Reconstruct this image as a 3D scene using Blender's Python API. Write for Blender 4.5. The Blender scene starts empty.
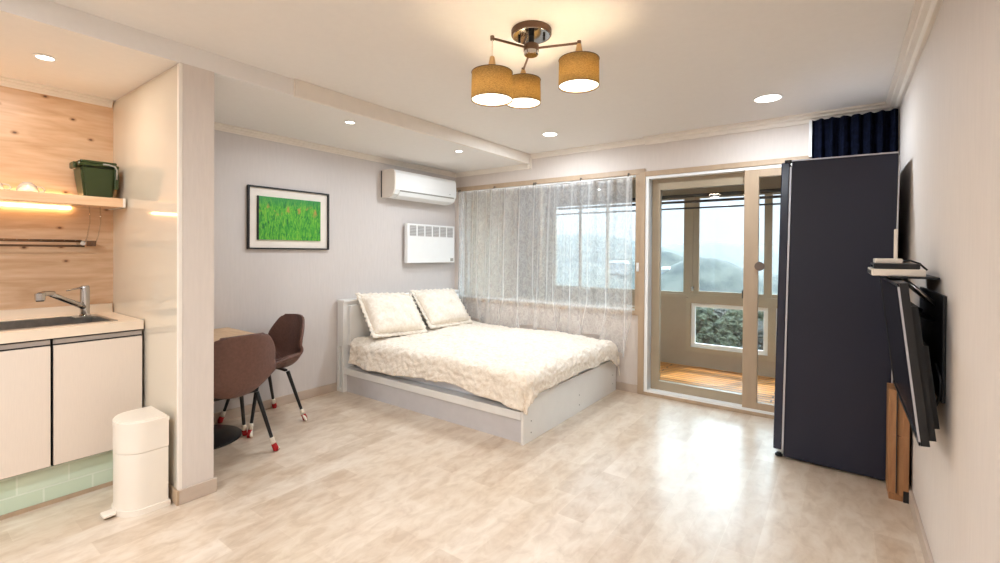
import bpy, bmesh, math, random
from mathutils import Vector, Matrix, noise
random.seed(7)
C = bpy.context.scene.collection
PI = math.pi
W, H, HS = 4.097, 2.35, 2.25          # room width, ceiling height, soffit height
CAM = Vector((3.7866, -4.2316, 1.2976))

# ------------------------------------------------------------------ materials
def srgb(r, g, b):
    f = lambda c: (c/255/12.92) if c/255 <= 0.04045 else ((c/255+0.055)/1.055)**2.4
    return (f(r), f(g), f(b), 1)

def newmat(name):
    m = bpy.data.materials.new(name); m.use_nodes = True
    nt = m.node_tree; b = nt.nodes['Principled BSDF']
    return m, nt, b

def N(nt, t, **kw):
    n = nt.nodes.new(t)
    for k, v in kw.items():
        if k in n.inputs.keys(): n.inputs[k].default_value = v
        else: setattr(n, k, v)
    return n

def coords(nt, scale=(1, 1, 1), rot=(0, 0, 0), kind='Object'):
    tc = N(nt, 'ShaderNodeTexCoord'); mp = N(nt, 'ShaderNodeMapping')
    mp.inputs['Scale'].default_value = scale; mp.inputs['Rotation'].default_value = rot
    nt.links.new(tc.outputs[kind], mp.inputs['Vector'])
    return mp.outputs['Vector']

def ramp(nt, fac, stops):
    r = N(nt, 'ShaderNodeValToRGB')
    while len(r.color_ramp.elements) < len(stops): r.color_ramp.elements.new(0.5)
    for e, (p, c) in zip(r.color_ramp.elements, stops): e.position = p; e.color = c
    nt.links.new(fac, r.inputs['Fac']); return r.outputs['Color']

def mixc(nt, fac, a, b, mode='MIX'):
    m = N(nt, 'ShaderNodeMix', data_type='RGBA', blend_type=mode)
    for s, v in ((0, fac), (6, a), (7, b)):
        if hasattr(v, 'is_output'): nt.links.new(v, m.inputs[s])
        else: m.inputs[s].default_value = v
    return m.outputs[2]

def bump(nt, b, h, s, d=0.01):
    bp = N(nt, 'ShaderNodeBump'); bp.inputs['Strength'].default_value = s; bp.inputs['Distance'].default_value = d
    nt.links.new(h, bp.inputs['Height']); nt.links.new(bp.outputs['Normal'], b.inputs['Normal'])

def plain(name, col, rough=0.5, metal=0.0, noise_scale=None, amt=0.06, bmp=0.0, spec=0.5, coat=0.0, scale=(1, 1, 1)):
    m, nt, b = newmat(name)
    b.inputs['Roughness'].default_value = rough; b.inputs['Metallic'].default_value = metal
    b.inputs['Specular IOR Level'].default_value = spec; b.inputs['Coat Weight'].default_value = coat
    ns = noise_scale or 12
    v = coords(nt, scale)
    n = N(nt, 'ShaderNodeTexNoise', Scale=ns, Detail=4.0); nt.links.new(v, n.inputs['Vector'])
    a = tuple(min(1, c*(1-amt)) for c in col[:3])+(1,); c2 = tuple(min(1, c*(1+amt)) for c in col[:3])+(1,)
    nt.links.new(ramp(nt, n.outputs['Fac'], [(0.3, a), (0.7, c2)]), b.inputs['Base Color'])
    if bmp: bump(nt, b, n.outputs['Fac'], bmp)
    return m

M = {}
M['wallpaper'] = plain('wallpaper', srgb(212, 201, 192), 0.75, noise_scale=9, amt=0.022, bmp=0.12, scale=(6, 6, 0.8), spec=0.3)
M['wallpaper_grey'] = plain('wallpaper_grey', srgb(208, 201, 197), 0.75, noise_scale=9, amt=0.02, bmp=0.12, scale=(6, 6, 0.8), spec=0.3)
M['ceiling'] = plain('ceiling_paper', srgb(234, 230, 226), 0.8, noise_scale=30, amt=0.01, bmp=0.05, spec=0.2)
M['cream'] = plain('cream_trim', srgb(234, 225, 214), 0.5, amt=0.02)
M['tan'] = plain('tan_frame', srgb(178, 153, 126), 0.45, noise_scale=5, amt=0.06, scale=(4, 4, 0.6))
M['greybeige'] = plain('greybeige_frame', srgb(164, 148, 124), 0.4, amt=0.03)
M['white'] = plain('white_paint', srgb(236, 236, 234), 0.35, amt=0.01)
M['whitelam'] = plain('white_laminate', srgb(232, 230, 226), 0.3, amt=0.015)
M['bedshade'] = plain('pale_grey_sheet', srgb(205, 202, 203), 0.8, amt=0.03)
M['sheet'] = plain('white_sheet', srgb(222, 222, 226), 0.8, amt=0.02)
M['railgrey'] = plain('satin_rail', srgb(168, 158, 150), 0.35, 0.3)
M['plastic'] = plain('cream_plastic', srgb(236, 226, 212), 0.3, amt=0.01, coat=0.2)
M['base'] = plain('baseboard', srgb(190, 172, 156), 0.4, noise_scale=6, amt=0.05, scale=(1, 1, 4))
M['black'] = plain('black_metal', (0.012, 0.012, 0.013, 1), 0.35, 0.2)
M['blackgloss'] = plain('black_gloss', (0.006, 0.007, 0.010, 1), 0.12)
M['dark'] = plain('dark_gap', (0.02, 0.018, 0.017, 1), 0.6)
M['steel'] = plain('brushed_steel', (0.55, 0.53, 0.50, 1), 0.28, 1.0, noise_scale=40, amt=0.1)
M['chrome'] = plain('chrome', (0.52, 0.51, 0.50, 1), 0.10, 1.0, amt=0.02)
M['silver'] = plain('silver_edge', (0.50, 0.50, 0.54, 1), 0.3, 0.6, amt=0.03)
M['bronze'] = plain('brown_metal', srgb(110, 84, 66), 0.35, 0.6, amt=0.05)
M['navy'] = plain('navy_panel', srgb(28, 30, 48), 0.45, noise_scale=3, amt=0.04, spec=0.4)
M['navydoor'] = plain('navy_door', srgb(30, 34, 55), 0.2, amt=0.04)
M['leather'] = plain('brown_leather', srgb(100, 68, 58), 0.5, noise_scale=60, amt=0.18, bmp=0.25)
M['sock'] = plain('knit_white', srgb(235, 226, 210), 0.9, noise_scale=200, amt=0.08, bmp=0.4)
M['sockred'] = plain('knit_red', srgb(170, 28, 30), 0.9, noise_scale=200, amt=0.1, bmp=0.4)
M['green'] = plain('green_plastic', srgb(44, 58, 22), 0.35, amt=0.06)
M['greyplastic'] = plain('grey_plastic', srgb(150, 148, 140), 0.4)
M['brick_in'] = None
M['gypsum'] = plain('balcony_wall_paint', srgb(158, 142, 122), 0.8, noise_scale=14, amt=0.04, bmp=0.0)
M['handle'] = plain('bronze_handle', srgb(110, 95, 85), 0.35, 0.5)
M['peach'] = plain('pale_wood_cap', srgb(238, 205, 160), 0.5, noise_scale=10, scale=(1, 1, 5))
M['mount'] = plain('mount_metal', (0.010, 0.010, 0.011, 1), 0.5, 0.3)

def wood(name, c1, c2, c3, scale, knots=False, rough=0.45, ks=3.2):
    m, nt, b = newmat(name)
    v = coords(nt, scale)
    n = N(nt, 'ShaderNodeTexNoise', Scale=2.2, Detail=6.0, Distortion=1.2); nt.links.new(v, n.inputs['Vector'])
    col = ramp(nt, n.outputs['Fac'], [(0.30, c1), (0.5, c2), (0.72, c3)])
    fine = N(nt, 'ShaderNodeTexNoise', Scale=9, Detail=8.0); nt.links.new(v, fine.inputs['Vector'])
    col = mixc(nt, 0.25, col, ramp(nt, fine.outputs['Fac'], [(0.35, c1), (0.65, c3)]), 'MIX')
    if knots:
        tc = N(nt, 'ShaderNodeTexCoord'); sp = N(nt, 'ShaderNodeSeparateXYZ'); cb = N(nt, 'ShaderNodeCombineXYZ'); mz = N(nt, 'ShaderNodeMath', operation='MULTIPLY')
        mz.inputs[1].default_value = 1.5
        nt.links.new(tc.outputs['Object'], sp.inputs[0]); nt.links.new(sp.outputs['Y'], cb.inputs[0]); nt.links.new(sp.outputs['Z'], mz.inputs[0]); nt.links.new(mz.outputs[0], cb.inputs[1])
        vo = N(nt, 'ShaderNodeTexVoronoi', Scale=ks, voronoi_dimensions='2D'); vo.inputs['Randomness'].default_value = 1.0
        nt.links.new(cb.outputs[0], vo.inputs['Vector'])
        col = mixc(nt, ramp(nt, vo.outputs['Distance'], [(0.030, (0.8, 0.8, 0.8, 1)), (0.085, (0, 0, 0, 1))]), col, srgb(168, 118, 78))
        col = mixc(nt, ramp(nt, vo.outputs['Distance'], [(0.018, (0.9, 0.9, 0.9, 1)), (0.040, (0, 0, 0, 1))]), col, srgb(84, 54, 36))
    nt.links.new(col, b.inputs['Base Color']); b.inputs['Roughness'].default_value = rough
    bump(nt, b, fine.outputs['Fac'], 0.1)
    return m
M['knotty'] = wood('knotty_pine_panel', srgb(196, 154, 116), srgb(214, 176, 140), srgb(226, 196, 164), (1, 0.8, 6), True, 0.35, 3.8)
M['shelfwood'] = wood('shelf_pine', srgb(214, 172, 132), srgb(228, 190, 152), srgb(238, 206, 172), (1, 1, 9), False, 0.4)
M['tablewood'] = wood('table_oak', srgb(190, 150, 110), srgb(206, 170, 130), srgb(220, 188, 150), (2, 7, 2), False, 0.35)
M['postwood'] = wood('pine_post', srgb(140, 94, 58), srgb(164, 116, 74), srgb(182, 136, 92), (7, 7, 0.8), True, 0.5, 6)
M['lampwood'] = wood('lamp_wood', srgb(220, 175, 115), srgb(232, 190, 130), srgb(240, 205, 150), (9, 9, 2), False, 0.4)

def floor_mat():
    m, nt, b = newmat('marbled_plank_vinyl')
    v = coords(nt, (1, 1, 1), (0, 0, PI/2))
    br = N(nt, 'ShaderNodeTexBrick', Scale=1.0)
    br.inputs['Color1'].default_value = (0, 0, 0, 1); br.inputs['Color2'].default_value = (1, 1, 1, 1)
    br.inputs['Mortar'].default_value = (0.5, 0.5, 0.5, 1)
    br.inputs['Mortar Size'].default_value = 0.0015; br.inputs['Brick Width'].default_value = 0.55; br.inputs['Row Height'].default_value = 0.14
    br.inputs['Bias'].default_value = -0.2; br.offset = 0.37
    nt.links.new(v, br.inputs['Vector'])
    v2 = coords(nt, (1.8, 0.9, 1))
    n1 = N(nt, 'ShaderNodeTexNoise', Scale=2.6, Detail=8.0, Roughness=0.6, Distortion=0.4); nt.links.new(v2, n1.inputs['Vector'])
    n2 = N(nt, 'ShaderNodeTexNoise', Scale=9.0, Detail=9.0, Roughness=0.62, Distortion=0.5); nt.links.new(v2, n2.inputs['Vector'])
    base = ramp(nt, n1.outputs['Fac'], [(0.30, srgb(200, 176, 150)), (0.5, srgb(210, 190, 168)), (0.70, srgb(219, 204, 185))])
    c = mixc(nt, 0.42, base, ramp(nt, n2.outputs['Fac'], [(0.36, srgb(172, 144, 114)), (0.50, srgb(211, 192, 170)), (0.62, srgb(230, 218, 202))]))
    c = mixc(nt, 0.20, c, ramp(nt, br.outputs['Color'], [(0.0, srgb(150, 115, 82)), (0.35, srgb(205, 186, 165)), (1.0, srgb(245, 236, 226))]))
    nt.links.new(c, b.inputs['Base Color'])
    r = N(nt, 'ShaderNodeMapRange'); r.inputs['To Min'].default_value = 0.22; r.inputs['To Max'].default_value = 0.42
    nt.links.new(n2.outputs['Fac'], r.inputs['Value']); nt.links.new(r.outputs['Result'], b.inputs['Roughness'])
    bump(nt, b, n2.outputs['Fac'], 0.04)
    b.inputs['Coat Weight'].default_value = 0.7; b.inputs['Coat Roughness'].default_value = 0.30
    return m
M['floor'] = floor_mat()

def brick_mat(name, c1, c2, mortar, bw, rh, ms, axes, rough=0.7, bm=0.4):
    m, nt, b = newmat(name)
    tc = N(nt, 'ShaderNodeTexCoord'); sp = N(nt, 'ShaderNodeSeparateXYZ'); cb = N(nt, 'ShaderNodeCombineXYZ')
    nt.links.new(tc.outputs['Object'], sp.inputs[0])
    nt.links.new(sp.outputs[axes[0]], cb.inputs[0]); nt.links.new(sp.outputs[axes[1]], cb.inputs[1])
    br = N(nt, 'ShaderNodeTexBrick', Scale=1.0)
    br.inputs['Color1'].default_value = c1; br.inputs['Color2'].default_value = c2; br.inputs['Mortar'].default_value = mortar
    br.inputs['Mortar Size'].default_value = ms; br.inputs['Brick Width'].default_value = bw; br.inputs['Row Height'].default_value = rh
    nt.links.new(cb.outputs[0], br.inputs['Vector'])
    nt.links.new(br.outputs['Color'], b.inputs['Base Color']); b.inputs['Roughness'].default_value = rough
    inv = N(nt, 'ShaderNodeMath', operation='SUBTRACT'); inv.inputs[0].default_value = 1.0
    nt.links.new(br.outputs['Fac'], inv.inputs[1]); bump(nt, b, inv.outputs[0], bm, 0.006)
    return m
M['greentile'] = brick_mat('pale_green_tile', srgb(190, 208, 182), srgb(205, 218, 196), srgb(216, 226, 208), 0.19, 0.092, 0.004, ('Y', 'Z'), 0.35, 0.3)
M['whitebrick'] = brick_mat('cream_brick', srgb(240, 228, 208), srgb(228, 210, 188), srgb(214, 198, 178), 0.21, 0.07, 0.008, ('Y', 'Z'))
M['deck'] = brick_mat('orange_deck_boards', srgb(214, 146, 62), srgb(196, 124, 48), srgb(96, 62, 34), 2.2, 0.075, 0.008, ('X', 'Y'), 0.5)

def glossy_panel():
    m, nt, b = newmat('glossy_cream_panel')
    b.inputs['Base Color'].default_value = srgb(216, 206, 188); b.inputs['Roughness'].default_value = 0.06
    b.inputs['Coat Weight'].default_value = 0.4; b.inputs['Coat Roughness'].default_value = 0.04
    return m
M['glosspanel'] = glossy_panel()

def glass_mat(name, tint=(0.96, 0.985, 0.975, 1), refl=1.0):
    m = bpy.data.materials.new(name); m.use_nodes = True; nt = m.node_tree; nt.nodes.clear()
    o = N(nt, 'ShaderNodeOutputMaterial'); t = N(nt, 'ShaderNodeBsdfTransparent'); t.inputs[0].default_value = tint
    g = N(nt, 'ShaderNodeBsdfGlossy'); g.inputs['Roughness'].default_value = 0.02
    f = N(nt, 'ShaderNodeFresnel'); gm = N(nt, 'ShaderNodeNewGeometry'); mr = N(nt, 'ShaderNodeMapRange')
    mr.inputs['To Min'].default_value = 1.35; mr.inputs['To Max'].default_value = 1/1.35   # both faces of a pane reflect alike
    nt.links.new(gm.outputs['Backfacing'], mr.inputs['Value']); nt.links.new(mr.outputs['Result'], f.inputs['IOR'])
    mx = N(nt, 'ShaderNodeMixShader')
    mm = N(nt, 'ShaderNodeMath', operation='MULTIPLY'); mm.inputs[1].default_value = refl
    nt.links.new(f.outputs[0], mm.inputs[0]); nt.links.new(mm.outputs[0], mx.inputs[0])
    nt.links.new(t.outputs[0], mx.inputs[1]); nt.links.new(g.outputs[0], mx.inputs[2]); nt.links.new(mx.outputs[0], o.inputs[0])
    return m
M['glass'] = glass_mat('window_glass')
M['glassware'] = glass_mat('clear_glassware', (0.93, 0.93, 0.92, 1), 1.6)

def emis(name, col, s):
    m = bpy.data.materials.new(name); m.use_nodes = True; nt = m.node_tree; nt.nodes.clear()
    o = N(nt, 'ShaderNodeOutputMaterial'); e = N(nt, 'ShaderNodeEmission'); e.inputs[0].default_value = col; e.inputs[1].default_value = s
    nt.links.new(e.outputs[0], o.inputs[0]); return m
M['lightdisc'] = emis('downlight_diffuser', (1.0, 0.96, 0.90, 1), 9)
M['led'] = emis('warm_led', (1.0, 0.66, 0.32, 1), 14)
M['bulb'] = emis('warm_bulb', (1.0, 0.80, 0.50, 1), 12)

def lace_mat():
    m = bpy.data.materials.new('white_lace_sheer'); m.use_nodes = True; nt = m.node_tree; nt.nodes.clear()
    o = N(nt, 'ShaderNodeOutputMaterial'); t = N(nt, 'ShaderNodeBsdfTransparent')
    d = N(nt, 'ShaderNodeBsdfDiffuse'); d.inputs[0].default_value = srgb(248, 247, 246)
    tl = N(nt, 'ShaderNodeBsdfTranslucent'); tl.inputs[0].default_value = srgb(248, 247, 246)
    ms = N(nt, 'ShaderNodeMixShader'); ms.inputs[0].default_value = 0.45
    nt.links.new(d.outputs[0], ms.inputs[1]); nt.links.new(tl.outputs[0], ms.inputs[2])
    v = coords(nt, (8, 8, 5))
    n = N(nt, 'ShaderNodeTexNoise', Scale=1.6, Detail=3.0, Distortion=2.5); nt.links.new(v, n.inputs['Vector'])
    vo = N(nt, 'ShaderNodeTexVoronoi', Scale=2.6, feature='DISTANCE_TO_EDGE'); nt.links.new(v, vo.inputs['Vector'])
    a = ramp(nt, n.outputs['Fac'], [(0.40, (0.32, 0.32, 0.32, 1)), (0.50, (0.42, 0.42, 0.42, 1)), (0.60, (0.33, 0.33, 0.33, 1))])
    b2 = ramp(nt, vo.outputs['Distance'], [(0.0, (0.06, 0.06, 0.06, 1)), (0.05, (0, 0, 0, 1))])
    ad = mixc(nt, 1.0, a, b2, 'ADD')
    lw = N(nt, 'ShaderNodeLayerWeight', Blend=0.5)
    ad = mixc(nt, 1.0, ad, ramp(nt, lw.outputs['Facing'], [(0.35, (0, 0, 0, 1)), (1.0, (0.6, 0.6, 0.6, 1))]), 'ADD')
    mx = N(nt, 'ShaderNodeMixShader'); nt.links.new(ad, mx.inputs[0])
    nt.links.new(t.outputs[0], mx.inputs[1]); nt.links.new(ms.outputs[0], mx.inputs[2]); nt.links.new(mx.outputs[0], o.inputs[0])
    return m
M['lace'] = lace_mat()

def fabric(name, c1, c2, sc, bm, rough=0.9, sheen=0.2):
    m, nt, b = newmat(name)
    v = coords(nt)
    n = N(nt, 'ShaderNodeTexNoise', Scale=sc, Detail=5.0, Distortion=0.8); nt.links.new(v, n.inputs['Vector'])
    nt.links.new(ramp(nt, n.outputs['Fac'], [(0.35, c1), (0.65, c2)]), b.inputs['Base Color'])
    b.inputs['Roughness'].default_value = rough; b.inputs['Sheen Weight'].default_value = sheen if 'navy' not in name else 0.0; b.inputs['Specular IOR Level'].default_value = 0.3 if 'navy' not in name else 0.05
    bump(nt, b, n.outputs['Fac'], bm, 0.008); return m
M['duvet'] = fabric('crinkled_cream_cotton', srgb(228, 214, 196), srgb(244, 234, 220), 38, 0.8)
M['pillow'] = fabric('cream_cotton', srgb(230, 217, 200), srgb(242, 232, 218), 30, 0.45)
M['navycurtain'] = fabric('navy_velvet', (0.002, 0.003, 0.008, 1), (0.005, 0.007, 0.018, 1), 25, 0.3)

def shade_mat():
    m = bpy.data.materials.new('linen_lampshade'); m.use_nodes = True; nt = m.node_tree; nt.nodes.clear()
    o = N(nt, 'ShaderNodeOutputMaterial')
    v = coords(nt, (90, 90, 260))
    n = N(nt, 'ShaderNodeTexNoise', Scale=1.5, Detail=3.0); nt.links.new(v, n.inputs['Vector'])
    col = ramp(nt, n.outputs['Fac'], [(0.35, srgb(182, 154, 102)), (0.65, srgb(218, 190, 132))])
    d = N(nt, 'ShaderNodeBsdfDiffuse'); tl = N(nt, 'ShaderNodeBsdfTranslucent')
    nt.links.new(col, d.inputs[0]); nt.links.new(col, tl.inputs[0])
    mx = N(nt, 'ShaderNodeMixShader'); mx.inputs[0].default_value = 0.5
    nt.links.new(d.outputs[0], mx.inputs[1]); nt.links.new(tl.outputs[0], mx.inputs[2]); nt.links.new(mx.outputs[0], o.inputs[0])
    return m
M['shade'] = shade_mat()

def painting_mat():
    m, nt, b = newmat('green_grass_painting')
    v = coords(nt, (1, 22, 5))
    n = N(nt, 'ShaderNodeTexNoise', Scale=2.5, Detail=7.0, Distortion=1.5, Roughness=0.7); nt.links.new(v, n.inputs['Vector'])
    col = ramp(nt, n.outputs['Fac'], [(0.34, srgb(14, 84, 38)), (0.44, srgb(40, 138, 40)), (0.52, srgb(78, 166, 42)), (0.60, srgb(124, 184, 52)), (0.70, srgb(40, 124, 50))])
    v2 = coords(nt, (1, 7, 5))
    n2 = N(nt, 'ShaderNodeTexNoise', Scale=3.0, Detail=3.0); nt.links.new(v2, n2.inputs['Vector'])
    tc = N(nt, 'ShaderNodeTexCoord'); sp = N(nt, 'ShaderNodeSeparateXYZ'); nt.links.new(tc.outputs['Generated'], sp.inputs[0])
    band = ramp(nt, sp.outputs['Z'], [(0.55, (0, 0, 0, 1)), (0.72, (1, 1, 1, 1)), (0.88, (0, 0, 0, 1))])
    sel = mixc(nt, 1.0, band, ramp(nt, n2.outputs['Fac'], [(0.56, (0, 0, 0, 1)), (0.64, (1, 1, 1, 1))]), 'MULTIPLY')
    col = mixc(nt, sel, col, srgb(176, 140, 66))
    top = ramp(nt, sp.outputs['Z'], [(0.75, (0, 0, 0, 1)), (1.0, (0.7, 0.7, 0.7, 1))])
    col = mixc(nt, top, col, srgb(40, 130, 76))
    nt.links.new(col, b.inputs['Base Color']); b.inputs['Roughness'].default_value = 0.6
    bump(nt, b, n.outputs['Fac'], 0.5, 0.004)
    return m
M['painting'] = painting_mat()

def foliage(name, c1, c2, sc=2.0):
    m, nt, b = newmat(name)
    n = N(nt, 'ShaderNodeTexNoise', Scale=sc, Detail=8.0, Roughness=0.75); nt.links.new(coords(nt), n.inputs['Vector'])
    nt.links.new(ramp(nt, n.outputs['Fac'], [(0.38, c1), (0.62, c2)]), b.inputs['Base Color'])
    b.inputs['Roughness'].default_value = 0.9; bump(nt, b, n.outputs['Fac'], 1.0, 0.3); return m
M['forest'] = foliage('forest_hillside', srgb(34, 42, 38), srgb(78, 80, 70), 0.06)
M['leaf_green'] = foliage('dark_leaves', srgb(34, 42, 28), srgb(84, 88, 58), 9)
M['leaf_gold'] = foliage('autumn_leaves', srgb(92, 76, 46), srgb(160, 138, 92), 9)
M['leaf_grey'] = foliage('bare_twigs', srgb(62, 62, 58), srgb(108, 104, 94), 9)
M['bark'] = plain('bark', srgb(86, 72, 58), 0.9)
M['shelterroof'] = plain('shelter_roof', srgb(128, 140, 142), 0.5)
M['roofwhite'] = plain('pale_roof', srgb(176, 182, 188), 0.5)
M['housewall'] = plain('house_wall', srgb(130, 128, 124), 0.8)
M['windowdark'] = plain('house_pane', srgb(120, 128, 134), 0.2)

# ------------------------------------------------------------------ mesh helpers
class MB:
    def __init__(self): self.bm = bmesh.new()
    def _new(self, vs, fs):
        bv = [self.bm.verts.new(v) for v in vs]
        for f in fs:
            try: self.bm.faces.new([bv[i] for i in f])
            except ValueError: pass
        return bv
    def box(self, x0, x1, y0, y1, z0, z1, bev=0.0):
        vs = [(x0,y0,z0),(x1,y0,z0),(x1,y1,z0),(x0,y1,z0),(x0,y0,z1),(x1,y0,z1),(x1,y1,z1),(x0,y1,z1)]
        bv = self._new(vs, [(3,2,1,0),(4,5,6,7),(0,1,5,4),(1,2,6,5),(2,3,7,6),(3,0,4,7)])
        if bev:
            es = set(e for v in bv for e in v.link_edges)
            bmesh.ops.bevel(self.bm, geom=list(es), offset=bev, segments=2, profile=0.5, affect='EDGES')
        return self
    def hexa(self, pts):
        self._new(pts, [(3,2,1,0),(4,5,6,7),(0,1,5,4),(1,2,6,5),(2,3,7,6),(3,0,4,7)]); return self
    def tube(self, pts, r, seg=12, cap=True):
        pts = [Vector(p) for p in pts]; n = len(pts)
        rs = r if isinstance(r, (list, tuple)) else [r]*n
        rings = []; prev = None
        for i, p in enumerate(pts):
            t = (pts[min(i+1, n-1)]-pts[max(i-1, 0)]).normalized()
            if prev is None:
                a = Vector((0, 0, 1)) if abs(t.z) < 0.9 else Vector((1, 0, 0)); u = t.cross(a).normalized()
            else: u = (prev-t*prev.dot(t)).normalized()
            prev = u; w = t.cross(u)
            rings.append([self.bm.verts.new(p+(u*math.cos(2*PI*k/seg)+w*math.sin(2*PI*k/seg))*rs[i]) for k in range(seg)])
        for a, b in zip(rings, rings[1:]):
            for k in range(seg): self.bm.faces.new((a[k], a[(k+1)%seg], b[(k+1)%seg], b[k]))
        if cap:
            self.bm.faces.new(rings[0][::-1]); self.bm.faces.new(rings[-1])
        return self
    def lathe(self, cx, cy, prof, seg=32):
        rings = []
        for r, z in prof:
            if r < 1e-6: rings.append([self.bm.verts.new((cx, cy, z))])
            else: rings.append([self.bm.verts.new((cx+r*math.cos(2*PI*k/seg), cy+r*math.sin(2*PI*k/seg), z)) for k in range(seg)])
        for a, b in zip(rings, rings[1:]):
            for k in range(seg):
                k2 = (k+1) % seg
                if len(a) == 1 and len(b) == 1: continue
                if len(a) == 1: self.bm.faces.new((a[0], b[k2], b[k]))
                elif len(b) == 1: self.bm.faces.new((a[k], a[k2], b[0]))
                else: self.bm.faces.new((a[k], a[k2], b[k2], b[k]))
        return self
    def prism(self, poly, axis, a0, a1):
        """poly of 2D points; extruded along axis ('x','y','z')"""
        def P(u, v, a): return {'x': (a, u, v), 'y': (u, a, v), 'z': (u, v, a)}[axis]
        A = [self.bm.verts.new(P(u, v, a0)) for u, v in poly]; B = [self.bm.verts.new(P(u, v, a1)) for u, v in poly]
        n = len(poly)
        for i in range(n): self.bm.faces.new((A[i], A[(i+1)%n], B[(i+1)%n], B[i]))
        self.bm.faces.new(A[::-1]); self.bm.faces.new(B); return self
    def grid(self, fn, nu, nv):
        g = [[self.bm.verts.new(fn(i/nu, j/nv)) for j in range(nv+1)] for i in range(nu+1)]
        for i in range(nu):
            for j in range(nv): self.bm.faces.new((g[i][j], g[i+1][j], g[i+1][j+1], g[i][j+1]))
        return self
    def build(self, name, mat, parent=None, smooth=False, local=False):
        bmesh.ops.recalc_face_normals(self.bm, faces=self.bm.faces)
        if parent and not local:
            off = Vector((0, 0, 0)); p = parent
            while p: off += p.location; p = p.parent
            bmesh.ops.translate(self.bm, verts=self.bm.verts, vec=-off)
        me = bpy.data.meshes.new(name); self.bm.to_mesh(me); self.bm.free()
        me.materials.append(mat)
        if smooth:
            for p in me.polygons: p.use_smooth = True
        o = bpy.data.objects.new(name, me); C.objects.link(o)
        if parent: o.parent = parent
        if smooth == 'auto': 
            me.set_sharp_from_angle(angle=math.radians(35))
        return o

def struct(name, mb, mat, parent=None, smooth=False):
    o = mb.build(name, mat, parent, smooth)
    if not parent: o['kind'] = 'structure'
    return o
def tag(o, label, cat, group=None, kind=None):
    o['label'] = label; o['category'] = cat
    if group: o['group'] = group
    if kind: o['kind'] = kind
    return o
def thing(name, label, cat, loc=(0, 0, 0), group=None, rz=0):
    o = bpy.data.objects.new(name, None); C.objects.link(o); o.location = loc; o.rotation_euler.z = rz
    return tag(o, label, cat, group)
def dup(root, loc=None, rz=None, label=None):
    def rec(o, par):
        c = o.copy(); C.objects.link(c); c.parent = par
        for ch in [k for k in bpy.data.objects if k.parent == o and k != c]: rec(ch, c)
        return c
    r = rec(root, None)
    if loc: r.location = loc
    if rz is not None: r.rotation_euler.z = rz
    if label: r['label'] = label
    return r
def solid(o, t, off=-1, sub=0):
    if sub: s = o.modifiers.new('s', 'SUBSURF'); s.levels = sub; s.render_levels = sub
    m = o.modifiers.new('t', 'SOLIDIFY'); m.thickness = t; m.offset = off
    return o

# ------------------------------------------------------------------ room shell
YF = -6.4
struct('floor', MB().box(0, W, YF, 0.0, -0.1, 0), M['floor'])
struct('ceiling', MB().box(1.07, W, YF, 0, H, H+0.1), M['ceiling'])
struct('ceiling_soffit', MB().box(0, 1.07, YF, 0, HS, H+0.1), M['ceiling'])
struct('wall_left', MB().box(-0.15, 0, YF-0.15, 0.2, -0.1, H+0.1), M['wallpaper_grey'])
struct('wall_right', MB().box(W, W+0.15, YF-0.15, 0.2, -0.1, H+0.1), M['wallpaper'])
struct('wall_front', MB().box(0, W, YF-0.15, YF, -0.1, H+0.1), M['wallpaper'])
b = MB()
WX0, WX1, WZ0, WZ1 = 0.07, 2.27, 0.765, 2.03
DX0, DX1, DZ1 = 2.33, 3.60, 2.0
b.box(0, WX0, 0, 0.2, 0, H); b.box(WX0, WX1, 0, 0.2, 0, WZ0); b.box(WX0, WX1, 0, 0.2, WZ1, H)
b.box(WX1, DX0, 0, 0.2, 0, H); b.box(DX0, DX1, 0, 0.2, DZ1, H); b.box(DX1, W, 0, 0.2, 0, H)
struct('wall_back', b, M['wallpaper'])
# partition between kitchen and dining corner
PX, PY0, PY1 = 1.075, -3.29, -3.13
struct('wall_partition', MB().box(0, PX, PY0, PY1, 0, HS), M['wallpaper'])
struct('trim_glossy_panel', MB().box(0.012, PX-0.02, PY0-0.004, PY0, 0, HS-0.012), M['glosspanel'])
struct('trim_panel_edge', MB().box(PX-0.02, PX+0.002, PY0-0.006, PY0+0.012, 0, HS-0.004, 0.002), M['cream'])
struct('wall_kitchen', MB().box(0, 0.012, -5.6, PY0, 0, HS), M['knotty'])

# crown mouldings
def crown(name, path_axis, a0, a1, wallpos, sgn, ztop, d=0.035, h=0.05):
    """stepped cornice; path along axis; wallpos coordinate of the wall; sgn direction into the room"""
    p = [(0, 0), (d, 0), (d, -h*0.22), (d*0.72, -h*0.30), (d*0.66, -h*0.52), (d*0.38, -h*0.66), (d*0.30, -h*0.88), (d*0.22, -h), (0, -h)]
    poly = [(wallpos+sgn*u, ztop+v) for u, v in p]
    return struct(name, MB().prism(poly, path_axis, a0, a1), M['cream'])
crown('trim_crown_left', 'y', PY1, 0, 0, 1, HS)
crown('trim_crown_kitchen', 'y', -5.6, PY0-0.012, 0.012, 1, HS, 0.03, 0.045)
crown('trim_crown_right', 'y', YF, 0, W, -1, H, 0.075, 0.055)
crown('trim_crown_back_soffit', 'x', 0, 1.07, 0, -1, HS)
crown('trim_crown_back', 'x', 1.07, 2.33, 0, -1, H)
crown('trim_crown_back_deep', 'x', 2.33, W, 0, -1, H, 0.085, 0.06)
struct('trim_soffit_edge', MB().box(1.066, 1.092, -2.68, 0, HS-0.006, H, 0.003), M['cream'])
struct('trim_soffit_end', MB().box(1.066, 1.10, -0.04, 0, HS-0.05, H-0.04), M['cream'])
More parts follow.
